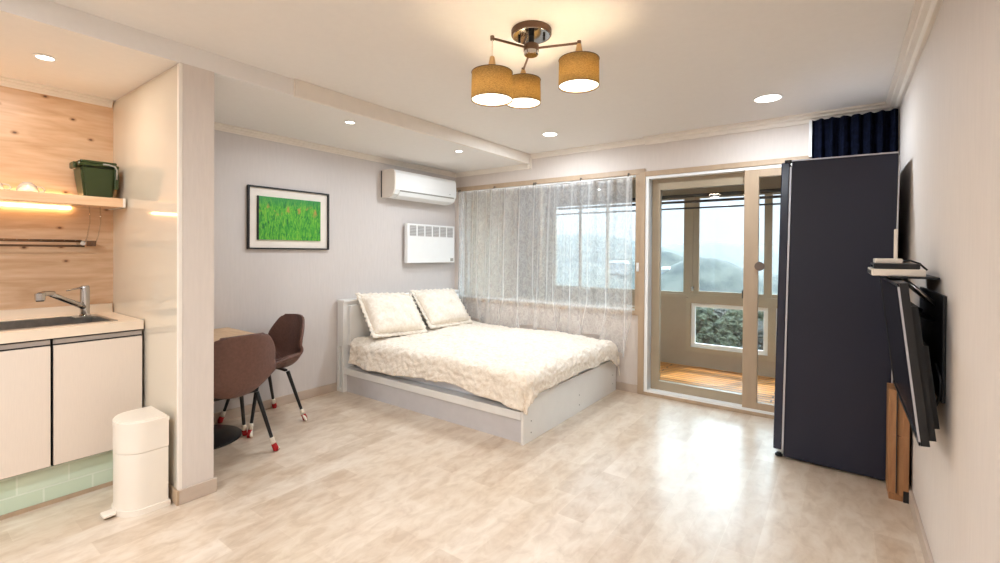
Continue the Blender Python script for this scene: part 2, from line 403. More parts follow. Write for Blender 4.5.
# baseboards
struct('baseboard_left', MB().box(0, 0.014, PY1, 0, 0, 0.075, 0.003), M['base'])
struct('baseboard_right', MB().box(W-0.014, W, YF, 0, 0, 0.075, 0.003), M['base'])
struct('baseboard_back', MB().box(0, 2.275, -0.014, 0, 0, 0.075, 0.003), M['base'])
struct('baseboard_partition', MB().box(PX, PX+0.014, PY0-0.004, PY1+0.012, 0, 0.075, 0.003).box(0.0, PX, PY1, PY1+0.012, 0, 0.075), M['base'])
struct('baseboard_panel', MB().box(0.60, PX+0.014, PY0-0.016, PY0-0.004, 0, 0.075, 0.003), M['tan'])
# ------------------------------------------------------------------ inner window
w1 = bpy.data.objects.new('window_1', None); C.objects.link(w1); w1.location = (0, 0, 0); w1['kind'] = 'structure'
b = MB()
b.box(0.03, 2.33, -0.018, 0.0, WZ1-0.005, WZ1+0.045, 0.004)          # head trim
b.box(2.245, 2.31, -0.018, 0.0, WZ0-0.045, WZ1-0.005, 0.004)
b.box(0.0, 2.245, -0.018, 0.0, WZ0-0.045, WZ0-0.002, 0.004)
b.build('window_trim', M['tan'], w1)
b = MB()
b.box(WX0, WX1, 0.0, 0.16, WZ0, WZ0+0.012); b.box(WX0, WX1, 0.0, 0.16, WZ1-0.02, WZ1); b.box(WX0, WX0+0.02, 0, 0.16, WZ0, WZ1); b.box(WX1-0.02, WX1, 0, 0.16, WZ0, WZ1)
b.build('window_lining', M['white'], w1)
def sash(parent, x0, x1, y, z0, z1, fw, mat, name='sash', th=0.03, bot=None, top=None):
    bot = bot or fw; top = top or fw
    b = MB()
    b.box(x0, x0+fw, y, y+th, z0, z1, 0.003); b.box(x1-fw, x1, y, y+th, z0, z1, 0.003)
    b.box(x0+fw, x1-fw, y, y+th, z0, z0+bot); b.box(x0+fw, x1-fw, y, y+th, z1-top, z1)
    s = b.build(name, mat, parent)
    MB().box(x0+fw-0.004, x1-fw+0.004, y+th/2-0.003, y+th/2+0.003, z0+bot-0.004, z1-top+0.004).build('pane', M['glass'], s)
    return s
sash(w1, WX0+0.02, 1.20, 0.08, WZ0+0.012, WZ1-0.02, 0.018, M['greybeige'])
sash(w1, 1.18, WX1-0.02, 0.045, WZ0+0.012, WZ1-0.02, 0.018, M['greybeige'])
MB().box(2.262, 2.285, -0.032, -0.018, 1.13, 1.21, 0.003).build('window_latch', M['white'], w1)
# ------------------------------------------------------------------ balcony sliding door
d1 = bpy.data.objects.new('door_1', None); C.objects.link(d1); d1['kind'] = 'structure'
b = MB()
b.box(2.278, 2.335, -0.022, 0.0, 0.0, 2.045, 0.004); b.box(2.335, 3.60, -0.022, 0.0, 2.0, 2.045, 0.004)
b.box(2.335, 3.60, -0.022, 0.0, 0.0, 0.03, 0.003)
b.build('door_trim', M['tan'], d1)
b = MB()
b.box(DX0, DX0+0.035, -0.012, 0.14, 0.0, DZ1); b.box(DX0+0.035, DX1, -0.012, 0.14, DZ1-0.025, DZ1); b.box(DX0+0.035, DX1, -0.016, 0.14, 0.0, 0.05)
b.build('door_frame', M['white'], d1)
s1 = sash(d1, 2.375, 3.24, 0.055, 0.05, 1.975, 0.075, M['greybeige'], 'sliding_leaf', 0.045, 0.08, 0.10)
s2 = sash(d1, 3.145, 3.60, -0.010, 0.045, 1.99, 0.105, M['tan'], 'sliding_leaf', 0.045, 0.06, 0.075)
MB().tube([(3.262, -0.010, 1.20), (3.262, -0.024, 1.20)], 0.036, 24).tube([(3.262, -0.022, 1.20), (3.262, -0.028, 1.20)], 0.026, 24).build('round_pull', M['handle'], s2, 'auto')
MB().box(3.128, 3.150, 0.035, 0.056, 0.93, 1.0, 0.004).build('latch', M['black'], s1)
struct('trim_curtain_edge', MB().box(3.582, 3.600, -0.05, -0.0, 2.03, H-0.05), M['white'])

# ------------------------------------------------------------------ balcony beyond
BY = 1.40
struct('floor_balcony', MB().box(-0.1, 4.6, 0.2, BY+0.12, -0.1, 0.0), M['deck'])
struct('ceiling_balcony', MB().box(-0.1, 4.6, 0.2, BY+0.12, 2.28, 2.4), M['ceiling'])
struct('wall_balcony_left', MB().box(-0.12, 0.0, 0.2, BY+0.12, 0, 2.28), M['whitebrick'])
struct('wall_balcony_right', MB().box(4.5, 4.62, 0.2, BY+0.12, 0, 2.28), M['gypsum'])
b = MB()
UZ0, UZ1 = 0.80, 1.99
UX0, UX1 = 0.53, 4.2
b.box(0, UX0, BY, BY+0.12, 0, 2.28); b.box(UX1, 4.5, BY, BY+0.12, 0, 2.28)
b.box(UX0, UX1, BY, BY+0.12, UZ1, 2.28)
LX0, LX1, LZ0, LZ1 = 2.34, 4.05, 0.17, 0.80
b.box(UX0, LX0, BY, BY+0.12, 0, UZ0); b.box(LX0, LX1, BY, BY+0.12, 0, LZ0); b.box(LX1, UX1, BY, BY+0.12, 0, UZ0)
struct('wall_balcony_outer', b, M['gypsum'])
w2 = bpy.data.objects.new('window_2', None); C.objects.link(w2); w2['kind'] = 'structure'
def winframe(par, x0, x1, z0, z1, fw, mat):
    b = MB(); y0, y1 = BY-0.01, BY+0.10
    b.box(x0, x1, y0, y1, z0, z0+fw); b.box(x0, x1, y0, y1, z1-fw, z1); b.box(x0, x0+fw, y0, y1, z0+fw, z1-fw); b.box(x1-fw, x1, y0, y1, z0+fw, z1-fw)
    return b.build('frame', mat, par)
winframe(w2, UX0, 2.36, UZ0-0.01, UZ1, 0.035, M['greybeige'])
sash(w2, 0.56, 0.98, BY+0.02, UZ0+0.02, UZ1-0.03, 0.03, M['greybeige'])
sash(w2, 0.93, 1.36, BY+0.05, UZ0+0.02, UZ1-0.03, 0.025, M['greybeige'])
sash(w2, 1.33, 2.33, BY+0.02, UZ0+0.02, UZ1-0.03, 0.03, M['greybeige'])
w3 = bpy.data.objects.new('window_3', None); C.objects.link(w3); w3['kind'] = 'structure'
winframe(w3, 2.36, UX1, UZ0-0.02, UZ1, 0.05, M['greybeige'])
sash(w3, 2.40, 3.20, BY+0.0, UZ0+0.02, UZ1-0.03, 0.075, M['greybeige'], bot=0.05, top=0.03)
sash(w3, 3.12, 4.16, BY+0.04, UZ0+0.02, UZ1-0.03, 0.06, M['greybeige'], bot=0.05, top=0.03)
w4 = bpy.data.objects.new('window_4', None); C.objects.link(w4); w4['kind'] = 'structure'
winframe(w4, LX0, LX1, LZ0, LZ1-0.02, 0.05, M['greybeige'])
MB().box(3.17, 3.24, BY-0.01, BY+0.1, LZ0+0.05, LZ1-0.07).build('mullion', M['greybeige'], w4)
sash(w4, LX0+0.05, 3.17, BY+0.02, LZ0+0.05, LZ1-0.07, 0.045, M['white'])
sash(w4, 3.24, LX1-0.05, BY+0.02, LZ0+0.05, LZ1-0.07, 0.045, M['white'])
MB().box(2.40, 2.425, BY-0.03, BY-0.0, 0.86, 0.92, 0.004).build('window_catch', M['chrome'], w3)
MB().box(0.56, 4.16, BY-0.04, BY-0.012, 1.945, 1.98).build('blind_track', M['dark'], w3)
# drying rods
rk = thing('drying_rack', 'dark double laundry rod hung below the balcony ceiling behind the glass', 'drying rack', (2.2, 1.0, 2.28))
MB().tube([(0.4, 1.0, 1.855), (4.3, 1.0, 1.855)], 0.014, 10).build('rod', M['dark'], rk, True)
MB().tube([(0.4, 1.0, 1.785), (4.3, 1.0, 1.785)], 0.009, 10).build('rod', M['dark'], rk, True)
for x in (0.5, 4.2):
    MB().tube([(x, 1.0, 1.78), (x, 1.0, 2.28)], 0.006, 8).build('hanger', M['steel'], rk, True)

# ------------------------------------------------------------------ bed
BX, BYF = 2.078, -1.627
bed = thing('bed', 'white laminate double bed with box headboard against the grey wall', 'bed', (1.04, -0.85, 0))
b = MB()
b.box(0.016, 0.11, -1.645, -1.60, 0.42, 0.845, 0.003)      # near end block
b.box(0.016, 0.045, -1.645, -1.60, 0.0, 0.42); b.box(0.082, 0.11, -1.645, -1.60, 0.0, 0.42); b.box(0.045, 0.082, -1.645, -1.60, 0, 0.03)
b.box(0.016, 0.11, -1.60, -0.05, 0.0, 0.83); b.box(0.014, 0.125, -1.65, -0.045, 0.826, 0.848, 0.003)
b.build('headboard', M['whitelam'], bed)
MB().box(0.11, 0.155, -1.60, -0.10, 0.43, 0.80, 0.008).build('headboard_panel', M['whitelam'], bed)
b = MB(); b.box(0.10, BX-0.02, BYF+0.025, BYF+0.045, 0.0, 0.17); b.build('side_panel', M['bedshade'], bed)
MB().box(0.11, BX-0.02, BYF-0.004, BYF+0.10, 0.165, 0.222, 0.003).build('side_ledge', M['whitelam'], bed)
MB().box(BX-0.02, BX, BYF, -0.035, 0.0, 0.305, 0.002).build('footboard', M['whitelam'], bed)
MB().box(0.11, BX-0.02, -0.06, -0.04, 0, 0.30).box(0.11, BX-0.02, BYF+0.10, -0.06, 0.15, 0.215).build('bed_base', M['whitelam'], bed)
for y in (-1.53, -0.80, -0.12):
    for z in (0.06, 0.14):
        MB().tube([(BX, y, z+0.02*(y > -0.5)), (BX+0.003, y, z+0.02*(y > -0.5))], 0.0045, 12).build('bolt', M['greyplastic'], bed, 'auto')
mt = MB().box(0.17, BX-0.022, -1.555, -0.075, 0.222, 0.45, 0.015).build('mattress', M['sheet'])
tag(mt, 'pale grey mattress lying on the white bed under the cream duvet', 'mattress')

# duvet
DT = 0.485
def duvet_pt(u, v):
    x = 0.20+u*(2.335-0.20)
    y = -1.815+v*(1.815-0.02)
    ex, ey = 2.04, -1.565
    hx = 0.10+0.13*max(0, (v-0.86)/0.14)+0.06*max(0, 1-v/0.22)   # hang at foot
    hy = 0.235+0.02*math.sin(u*9)-0.03*max(0, (u-0.85)/0.15)
    dx = max(0.0, x-ex)/(2.335-ex)*(hx+0.045); dy = max(0.0, ey-y)/(1.815+ey)*hy if y < ey else 0.0
    cx, cy = min(x, ex), max(y, ey)
    d = (dx**3+dy**3)**(1/3) if dx > 0 and dy > 0 else max(dx, dy)
    h_ = math.hypot(dx, dy)
    r = 0.065
    # top relief
    zt = DT + 0.018*noise.noise(Vector((x*2.1, y*2.1, 1.3))) + 0.010*noise.noise(Vector((x*6, y*6, 4)))
    zt += 0.035*math.exp(-((x-1.2)**2)/0.6-((y+0.8)**2)/0.35)
    zt -= 0.02*max(0, (x-1.75)/0.3)
    if d > 0:
        nx, ny = dx/h_, -dy/h_
        a = min(d/r, PI/2)
        out = r*math.sin(a); drop = r*(1-math.cos(a))
        if d > r*PI/2:
            e = d-r*PI/2; drop += e
            out += 0.15*e+0.012*math.sin((x*nx*0+(x if ny else 0)*16+(y if nx else 0)*18))*min(1, e/0.08)
        p = Vector((cx+nx*out, cy+ny*out, zt-drop)); nrm = Vector((nx*math.sin(a), ny*math.sin(a), math.cos(a)))
    else:
        p = Vector((x, y, zt)); nrm = Vector((0, 0, 1))
    q = Vector((x*0.8+y*0.45, y-0.3*x, 0))
    wr = 0.007*abs(noise.noise(Vector((q.x*26, q.y*12, 0.5))))+0.006*abs(noise.noise(Vector((q.x*11+3, q.y*34, 2.5))))
    edge = min(u, 1-u, v, 1-v)*8; 
    p += nrm*(wr*2.0)
    if v > 0.93: p.z -= 0.05*((v-0.93)/0.07)**2*(1 if u > .12 else 0)
    p.y = min(p.y, -0.085) if p.z < 0.6 else p.y
    return p
du = MB().grid(duvet_pt, 230, 190).build('duvet', M['duvet'], None, True)
solid(du, 0.016, -1)
tag(du, 'crinkled cream duvet spread over the white bed with its corner hanging down', 'duvet')

# pillows
def pillow(y, label, rot, tilt, x0=0.315, z0=0.70, sx=0.585, sz=0.41):
    def surf(u, v):
        a, c = 2*u-1, 2*v-1
        prof = (max(0, 1-abs(a)**3.0)*max(0, 1-abs(c)**3.0))**0.5
        pinch = 1-0.05*(1-abs(a))*abs(c)**2
        return a, c, prof, pinch
    root = None
    b = MB()
    for side in (1, -1):
        def f(u, v):
            a, c, prof, pinch = surf(u, v)
            w = 0.016*noise.noise(Vector((a*2.5+y*5, c*2.5, side)))+0.007*noise.noise(Vector((a*9, c*9, side+y)))
            return Vector((side*(0.100*prof+1.5*w*prof), a*sx/2*(1-0.04*(1-abs(c))*0), c*sz/2*(1-0.06*(1-a*a)*0+0.0)))
        b.grid(f, 36, 28)
    bmesh.ops.remove_doubles(b.bm, verts=b.bm.verts, dist=0.0008)
    p = b.build('pillow', M['pillow'], None, True)
    p.location = (x0, y, z0); p.rotation_euler = (rot, tilt, 0)
    tag(p, label, 'pillow', 'pillows at the headboard')
    # ruffled flange
    b = MB(); n = 160; inner = []; outer = []
    per = []
    for i in range(n):
        t = i/n*4; k = int(t); f = t-k
        c = [(-1, -1), (1, -1), (1, 1), (-1, 1)][k]; d = [(1, -1), (1, 1), (-1, 1), (-1, -1)][k]
        a = c[0]+(d[0]-c[0])*f; e = c[1]+(d[1]-c[1])*f
        per.append((a, e))
    for i, (a, e) in enumerate(per):
        wv = 0.010*math.sin(i*1.55)+0.004*math.sin(i*0.6+y)
        inner.append(b.bm.verts.new((0, a*sx/2*0.985, e*sz/2*0.985)))
        outer.append(b.bm.verts.new((wv, a*(sx/2+0.035+0.004*math.sin(i*2.1)), e*(sz/2+0.035))))
    for i in range(n): b.bm.faces.new((inner[i], inner[(i+1)%n], outer[(i+1)%n], outer[i]))
    r = b.build('ruffle', M['pillow'], p, True, local=True); solid(r, 0.006, 0)
    return p
pillow(-1.235, 'cream ruffled pillow nearer the dining chairs, leaning on the headboard', -0.07, -0.66)
pillow(-0.545, 'cream ruffled pillow nearer the window, leaning on the headboard', -0.03, -0.70)

# ------------------------------------------------------------------ lace curtains
def lace(x0, x1, label, seed, right=False):
    nx, nz = 130, 70
    hooks = [x0+0.01, (x0+x1)/2, x1-0.01] if not right else [x0+0.01, (x0+x1)/2, x1-0.05]
    def f(u, v):
        x = x0+u*(x1-x0)
        zt = 2.015 if not right else 2.010
        sag = 0.010*abs(math.sin(u*PI*2))
        ztop = zt-sag-0.012*x/2.2
        zb = 0.50+0.04*math.sin(u*7+seed)
        if right: zb = 0.48-0.13*max(0, (u-0.72)/0.28)+0.03*math.sin(u*12)
        z = ztop+(zb-ztop)*v
        low = max(0, (v-0.78)/0.22)
        y = -0.060+0.016*math.sin(u*34+seed+0.8*math.sin(v*3))+0.010*math.sin(u*71+1.7*seed+2*v)+0.006*math.sin(u*17+v*3)
        y += -low*0.04*(0.5+0.5*math.sin(u*24+seed))
        # gathers toward tie points low down
        xg = x+low*0.07*math.sin(u*26+seed)+0.006*math.sin(u*71)
        if right and u > 0.7: xg -= low*0.09*(u-0.7)/0.3
        if not right and u < 0.1: xg -= max(0, (v-0.5))*0.03
        return Vector((xg, min(y, -0.026), z))
    o = MB().grid(f, nx, nz).build('lace_curtain', M['lace'], None, True)
    tag(o, label, 'curtain', 'lace curtains over the window')
    # hem band and top hooks
    def hem(u, v):
        p = f(u, 0.0); return Vector((p.x, p.y-0.003, p.z-0.028*v+0.002))
    MB().grid(hem, nx, 1).build('top_hem', M['lace'], o, True)
    for hx in hooks:
        MB().tube([(hx, -0.018, 2.035), (hx, -0.05, 2.035), (hx, -0.05, 2.010)], 0.005, 8).build('hook', M['black'], o, True)
    return o
lace(0.09, 1.162, 'sheer white lace curtain nearer the air conditioner, covering half the window', 0.3)
lace(1.160, 2.235, 'sheer white lace curtain nearer the sliding door, its corner gathered low', 2.1, True)

# dark curtain by the fridge
def navyf(u, v):
    x = 3.605+u*(W-0.01-3.605); z = 2.285+(0.03-2.285)*v
    return Vector((x, -0.105+0.022*math.sin(u*44)+0.006*math.sin(u*97), z))
nc = MB().grid(navyf, 140, 12).build('curtain', M['navycurtain'], None, True); solid(nc, 0.003, 0)
tag(nc, 'pleated navy curtain hanging behind the tall navy refrigerator', 'curtain')

# ------------------------------------------------------------------ refrigerator
fr = thing('refrigerator', 'tall navy refrigerator standing sideways against the right wall', 'refrigerator', (3.76, -0.47, 0))
MB().box(3.502, 4.012, -0.80, -0.16, 0.014, 1.875, 0.004).build('body', M['navy'], fr)
MB().box(3.502, 4.012, -0.803, -0.16, 1.875, 1.883).build('top_panel', M['silver'], fr)
MB().box(4.012, 4.020, -0.803, -0.16, 0.04, 1.86, 0.002).build('back_edge', M['silver'], fr)
MB().box(3.492, 3.502, -0.806, -0.16, 0.05, 1.84).build('gasket_strip', M['silver'], fr)
for y0, y1 in ((-0.80, -0.485), (-0.475, -0.16)):
    d = MB().box(3.445, 3.492, y0, y1, 0.05, 1.87, 0.006).build('door', M['navydoor'], fr)
    yh = -0.50 if y0 < -0.6 else -0.455
    MB().box(3.425, 3.440, yh-0.01, yh+0.01, 0.75, 1.25, 0.003).box(3.425, 3.446, yh-0.01, yh+0.01, 0.75, 0.78).box(3.425, 3.446, yh-0.01, yh+0.01, 1.22, 1.25).build('handle', M['silver'], d)
for y in (-0.78, -0.19):
    MB().box(3.462, 3.50, y-0.015, y+0.015, 1.868, 1.887, 0.003).build('hinge', M['black'], fr)
for x in (3.475, 3.98):
    for y in (-0.76, -0.20):
        MB().lathe(x, y, [(0, 0), (0.022, 0), (0.022, 0.010), (0.014, 0.013), (0.014, 0.02), (0, 0.02)], 16).build('foot', M['black'], fr, 'auto')
fr.rotation_euler = (0, math.radians(0.9), 0)

# ------------------------------------------------------------------ wooden post
b = MB()
b.prism([(4.000, -0.985), (4.008, -0.995), (4.058, -1.02), (4.082, -1.02), (4.082, -0.84), (4.000, -0.84)], 'z', 0.03, 0.58)
po = b.build('wooden_post', M['postwood'])
tag(po, 'knotty pine post standing on the floor under the television', 'post')
MB().box(4.002, 4.060, -1.012, -0.845, 0.0, 0.03).build('post_foot', M['postwood'], po)
MB().box(4.060, 4.084, -1.022, -0.85, 0.0, 0.06, 0.002).build('corner_bracket', M['black'], po)
MB().box(4.030, 4.034, -1.0215, -1.006, 0.04, 0.575).build('groove', M['dark'], po)

# ------------------------------------------------------------------ television on the right wall
xt, xb, zt, zb, yn, yf = 3.948, 4.012, 1.195, 0.628, -2.05, -1.08
tv = thing('television', 'black flat television tilted down on a bracket on the right wall', 'television', (W, -1.56, 0.9))
nv = Vector((zb-zt, 0, xt-xb)).normalized(); nv = Vector((abs(nv.x), 0, 0)) + Vector((0, 0, nv.z))
# outward normal (towards the room, -x and slightly down); depth direction is the opposite
up = Vector((xt-xb, 0, zt-zb)).normalized(); back = Vector((up.z, 0, -up.x))
def slab(d0, d1, i_y0, i_y1, u0, u1):
    """box in tv frame: depth d0..d1 from the front plane, y range, height along the panel u0..u1"""
    o = Vector((xb, 0, zb)); pts = []
    for u in (u0, u1):
        for (d, y) in ((d0, i_y0), (d1, i_y0), (d1, i_y1), (d0, i_y1)):
            q = o+up*u+back*d; pts.append((q.x, y, q.z))
    return pts
L = math.hypot(xt-xb, zt-zb)
MB().hexa(slab(0.006, 0.030, yn, yf, 0, L)).build('casing', M['black'], tv)
MB().hexa(slab(0.0, 0.006, yn, yf, 0, 0.014)).hexa(slab(0.0, 0.006, yn, yf, L-0.012, L)).hexa(slab(0, 0.006, yf-0.012, yf, 0.014, L-0.012)).build('bezel', M['black'], tv)
MB().hexa(slab(0, 0.006, yn, yn+0.010, 0.0, L)).build('edge_strip', M['silver'], tv)
MB().hexa(slab(0.003, 0.007, yn+0.012, yf-0.012, 0.014, L-0.012)).build('screen', M['blackgloss'], tv)
MB().hexa(slab(0.030, 0.050, yn+0.02, yf-0.10, 0.015, L*0.85)).hexa(slab(0.050, 0.066, yn+0.05, yf-0.14, 0.05, L*0.6)).build('back_cover', M['mount'], tv)
MB().box(W-0.012, W-0.001, -1.92, -1.30, 0.76, 1.15, 0.002).build('wall_plate_and_shade', M['mount'], tv)  # mount plate, widened so its dark metal also stands in for shadow
for y in (-1.76, -1.40):
    q = Vector((xb, 0, zb))+up*(L*0.80)+back*0.03; q2 = Vector((xb, 0, zb))+up*(L*0.35)+back*0.05
    MB().tube([(q.x, y, q.z), (W-0.014, y, q.z-0.04)], 0.011, 8).build('bracket_arm', M['mount'], tv, True)
    MB().tube([(q2.x, y, q2.z), (W-0.014, y, q2.z+0.02)], 0.009, 8).build('bracket_arm', M['mount'], tv, True)
ca = MB().tube([(4.07, -1.90, 0.90), (4.082, -1.93, 0.84), (4.080, -1.92, 0.78), (4.065, -1.90, 0.72)], 0.005, 8).build('cable', M['black'], tv, True)
# shelf above the television carrying boxes
sh = thing('media_shelf', 'small dark steel shelf fixed above the television on the right wall', 'shelf', (W, -1.55, 1.2))
MB().box(3.945, W-0.004, -1.80, -1.38, 1.204, 1.212, 0.001).build('plate', M['mount'], sh)
for y in (-1.74, -1.44):
    MB().tube([(3.99, y, 1.204), (W-0.004, y, 1.10)], 0.007, 8).build('strut', M['steel'], sh, True)
st = thing('set_top_box', 'cream set-top box lying on the small shelf above the television', 'set-top box', (3.97, -1.59, 1.212))
MB().box(3.888, 4.055, -1.78, -1.42, 1.212, 1.240, 0.004).build('case', M['plastic'], st)
MB().box(3.886, 3.888, -1.74, -1.46, 1.217, 1.232).build('front_strip', M['black'], st)
st2 = MB().box(3.895, 4.040, -1.76, -1.46, 1.240, 1.262, 0.004).build('player_box', M['black'])
tag(st2, 'flat black box between the cream set-top box and the white router', 'box')
MB().box(3.8935, 3.895, -1.70, -1.52, 1.247, 1.255).build('front_panel', M['blackgloss'], st2)
ro = thing('router', 'white router with one upright antenna on top of the black box', 'router', (3.95, -1.60, 1.262))
MB().box(3.903, 3.992, -1.70, -1.52, 1.262, 1.282, 0.004).build('case', M['plastic'], ro)
MB().box(3.968, 3.980, -1.63, -1.612, 1.272, 1.408, 0.003).build('antenna', M['plastic'], ro)
MB().tube([(3.99, -1.62, 1.27), (4.02, -1.62, 1.275), (4.05, -1.63, 1.262), (4.075, -1.62, 1.235)], 0.004, 8).build('cable', M['black'], ro, True)

# ------------------------------------------------------------------ air conditioner
ac = thing('air_conditioner', 'white wall-mounted split air conditioner high beside the window', 'air conditioner', (0, -0.68, 1.83))
prof = [(0.0, 1.85), (0.0, 2.125), (0.15, 2.125), (0.185, 2.112), (0.200, 2.085), (0.205, 1.98), (0.200, 1.92), (0.175, 1.875), (0.13, 1.852), (0.05, 1.845)]
MB().prism(prof, 'y', -1.115, -0.225).build('body', M['white'], ac)
MB().prism([(x*1.012, 1.98+(z-1.98)*1.012) for x, z in prof], 'y', -1.127, -1.112).build('end_cap', M['cream'], ac)
MB().prism([(x*1.012, 1.98+(z-1.98)*1.012) for x, z in prof], 'y', -0.228, -0.215).build('end_cap', M['white'], ac)
MB().prism([(0.195, 1.898), (0.2045, 1.910), (0.2055, 1.918), (0.196, 1.918)], 'y', -1.05, -0.25).build('louver_gap', M['greyplastic'], ac)
MB().prism([(0.120, 1.843), (0.178, 1.872), (0.200, 1.900), (0.2045, 1.903), (0.183, 1.865), (0.124, 1.838)], 'y', -1.06, -0.26).build('louver', M['white'], ac)
MB().box(0.0, 0.012, -1.13, -1.12, 1.85, 2.12).build('back_plate', M['dark'], ac)
MB().box(0.2045, 0.2060, -0.33, -0.31, 1.945, 1.95).build('indicator', M['greyplastic'], ac)
# panel heater
ph = thing('panel_heater', 'white electric panel heater on the wall below the air conditioner', 'heater', (0, -0.48, 1.17))
MB().box(0.035, 0.085, -0.845, -0.105, 1.175, 1.60, 0.006).build('case', M['white'], ph)
for y in (-0.70, -0.25): MB().box(0, 0.036, y-0.03, y+0.03, 1.30, 1.50).build('wall_bracket', M['greyplastic'], ph)
n = 6; y0, y1 = -0.825, -0.125; wd = (y1-y0)/n
for i in range(n):
    g = MB().box(0.0845, 0.0865, y0+i*wd+0.012, y0+(i+1)*wd-0.012, 1.468, 1.580).build('grille', M['greyplastic'], ph)
    b = MB()
    for k in range(7): b.box(0.086, 0.0885, y0+i*wd+0.014, y0+(i+1)*wd-0.014, 1.472+k*0.016, 1.479+k*0.016)
    b.build('slats', M['bedshade'], g)
MB().box(0.085, 0.088, -0.175, -0.125, 1.19, 1.225, 0.001).build('control', M['greyplastic'], ph)

# ------------------------------------------------------------------ picture
pc = thing('framed_picture', 'black framed green grass painting with cream mat on the wall', 'picture', (0, -2.1, 1.31))
Y0, Y1, Z0, Z1 = -2.457, -1.740, 1.310, 1.817
b = MB(); t = 0.012
b.box(0, 0.028, Y0, Y0+t, Z0, Z1); b.box(0, 0.028, Y1-t, Y1, Z0, Z1); b.box(0, 0.028, Y0+t, Y1-t, Z0, Z0+t); b.box(0, 0.028, Y0+t, Y1-t, Z1-t, Z1)
b.build('frame', M['black'], pc)
MB().box(0.0, 0.010, Y0+t, Y1-t, Z0+t, Z1-t).build('mat', M['cream'], pc)
cv = MB().box(0.010, 0.024, -2.372, -1.826, 1.388, 1.738).build('painting', M['painting'], pc)
MB().box(0.010, 0.0245, -2.382, -2.372, 1.386, 1.740).build('canvas_edge', M['black'], cv)

# ------------------------------------------------------------------ dining table and chairs
tb = thing('dining_table', 'small oak-topped pedestal table in the corner behind the partition', 'table', (0.27, -2.885, 0))
MB().box(0.02, 0.60, -3.105, -2.60, 0.685, 0.712, 0.004).build('table_top', M['tablewood'], tb)
MB().lathe(0.262, -2.878, [(0, 0), (0.245, 0), (0.245, 0.010), (0.23, 0.018), (0.06, 0.028), (0, 0.028)], 48).build('base', M['black'], tb, 'auto')
MB().tube([(0.262, -2.878, 0.02), (0.262, -2.878, 0.67)], 0.032, 20).build('pole', M['black'], tb, 'auto')
MB().box(0.14, 0.38, -3.0, -2.77, 0.668, 0.686).build('bracket', M['black'], tb)

def make_chair(label):
    t = thing('dining_chair', label, 'chair', (0, 0, 0), 'dining chairs at the pedestal table')
    # shell: v 0 = front of seat, 1 = top of the back. local +y is the front
    # spine profile (y, z) and half width and side lift
    prof = [(0.235, 0.425, 0.185, 0.01), (0.20, 0.440, 0.208, 0.02), (0.10, 0.430, 0.228, 0.05), (0.0, 0.415, 0.236, 0.085), (-0.09, 0.402, 0.238, 0.12),
            (-0.165, 0.405, 0.236, 0.13), (-0.215, 0.455, 0.236, 0.10), (-0.240, 0.535, 0.236, 0.05), (-0.252, 0.62, 0.232, 0.02), (-0.262, 0.70, 0.208, 0.0), (-0.270, 0.765, 0.165, -0.006), (-0.272, 0.790, 0.125, -0.012)]
    def spine(v):
        s = v*(len(prof)-1); i = min(int(s), len(prof)-2); f = s-i
        P = [prof[max(i-1, 0)], prof[i], prof[i+1], prof[min(i+2, len(prof)-1)]]
        r = []
        for k in range(4):
            a, b_, c, d = [p[k] for p in P]
            r.append(0.5*((2*b_)+(-a+c)*f+(2*a-5*b_+4*c-d)*f*f+(-a+3*b_-3*c+d)*f**3))
        return r
    def f(u, v):
        y, z, hw, lift = spine(v); a = 2*u-1
        s = abs(a)**2.2
        bk = min(1, max(0, (v-0.45)/0.2))          # in the back part sides curve forward
        up = lift*s*(1.0)
        fw = bk*0.085*s*max(0.0, 1-max(0, v-0.72)/0.4)
        rim = 0.02*max(0, abs(a)-0.85)/0.15*(1-bk)
        return Vector((a*hw, y+fw, z+up-rim*0.5))
    s = MB().grid(f, 28, 44).build('seat_shell', M['leather'], t, True, local=True)
    solid(s, 0.022, 0)
    # seat pad
    def g(u, v):
        y, z, hw, lift = spine(0.04+v*0.44); a = 2*u-1; s_ = abs(a)**2.2
        return Vector((a*hw*0.88, y, z+lift*s_*0.8+0.012+0.02*(1-a**4)*(1-(2*v-1)**4)))
    c = MB().grid(g, 16, 16).build('seat_pad', M['leather'], t, True, local=True); solid(c, 0.01, 1)
    MB().box(-0.14, 0.14, -0.115, -0.09, 0.385, 0.40, 0.003).box(-0.14, 0.14, 0.10, 0.125, 0.385, 0.418, 0.003).box(-0.012, 0.012, -0.1, 0.11, 0.387, 0.402).build('under_frame', M['black'], t, local=True)
    for sx in (-1, 1):
        for sy in (-1, 1):
            top = Vector((sx*0.150, sy*0.11, 0.385)); bot = Vector((sx*0.225, sy*0.208, 0.006))
            l = MB().tube([top, bot], [0.014, 0.0095], 12).build('leg', M['black'], t, 'auto', local=True)
            q = bot+(top-bot)*0.22; m_ = bot+(top-bot)*0.115
            MB().tube([q, bot+(top-bot)*0.2, m_], [0.0135, 0.0150, 0.0160], 14).build('sock_cuff', M['sock'], l, True, local=True)
            MB().tube([m_, bot+Vector((0, 0, 0.012)), bot+Vector((0, 0, -0.002))], [0.0160, 0.0180, 0.0150], 14).build('sock_toe', M['sockred'], l, True, local=True)
            d_ = Vector((sx*0.012, -0.018*sy*0+0.0, 0))
            MB().tube([m_+Vector((sx*0.004, sy*-0.004, 0)), bot+Vector((sx*0.012, -sy*0.004, 0.012)), bot+Vector((sx*0.024, -sy*0.006, 0.003))], [0.010, 0.0115, 0.008], 10).build('sock_side', M['sock'], l, True, local=True)
    return t
ch = make_chair('brown leather tub chair seen from behind, nearest the partition end')
ch.location = (0.635, -2.890, 0); ch.rotation_euler.z = PI/2
dup(ch, (0.262, -2.455, 0), PI, 'brown leather tub chair farther back, between the table and the bed')

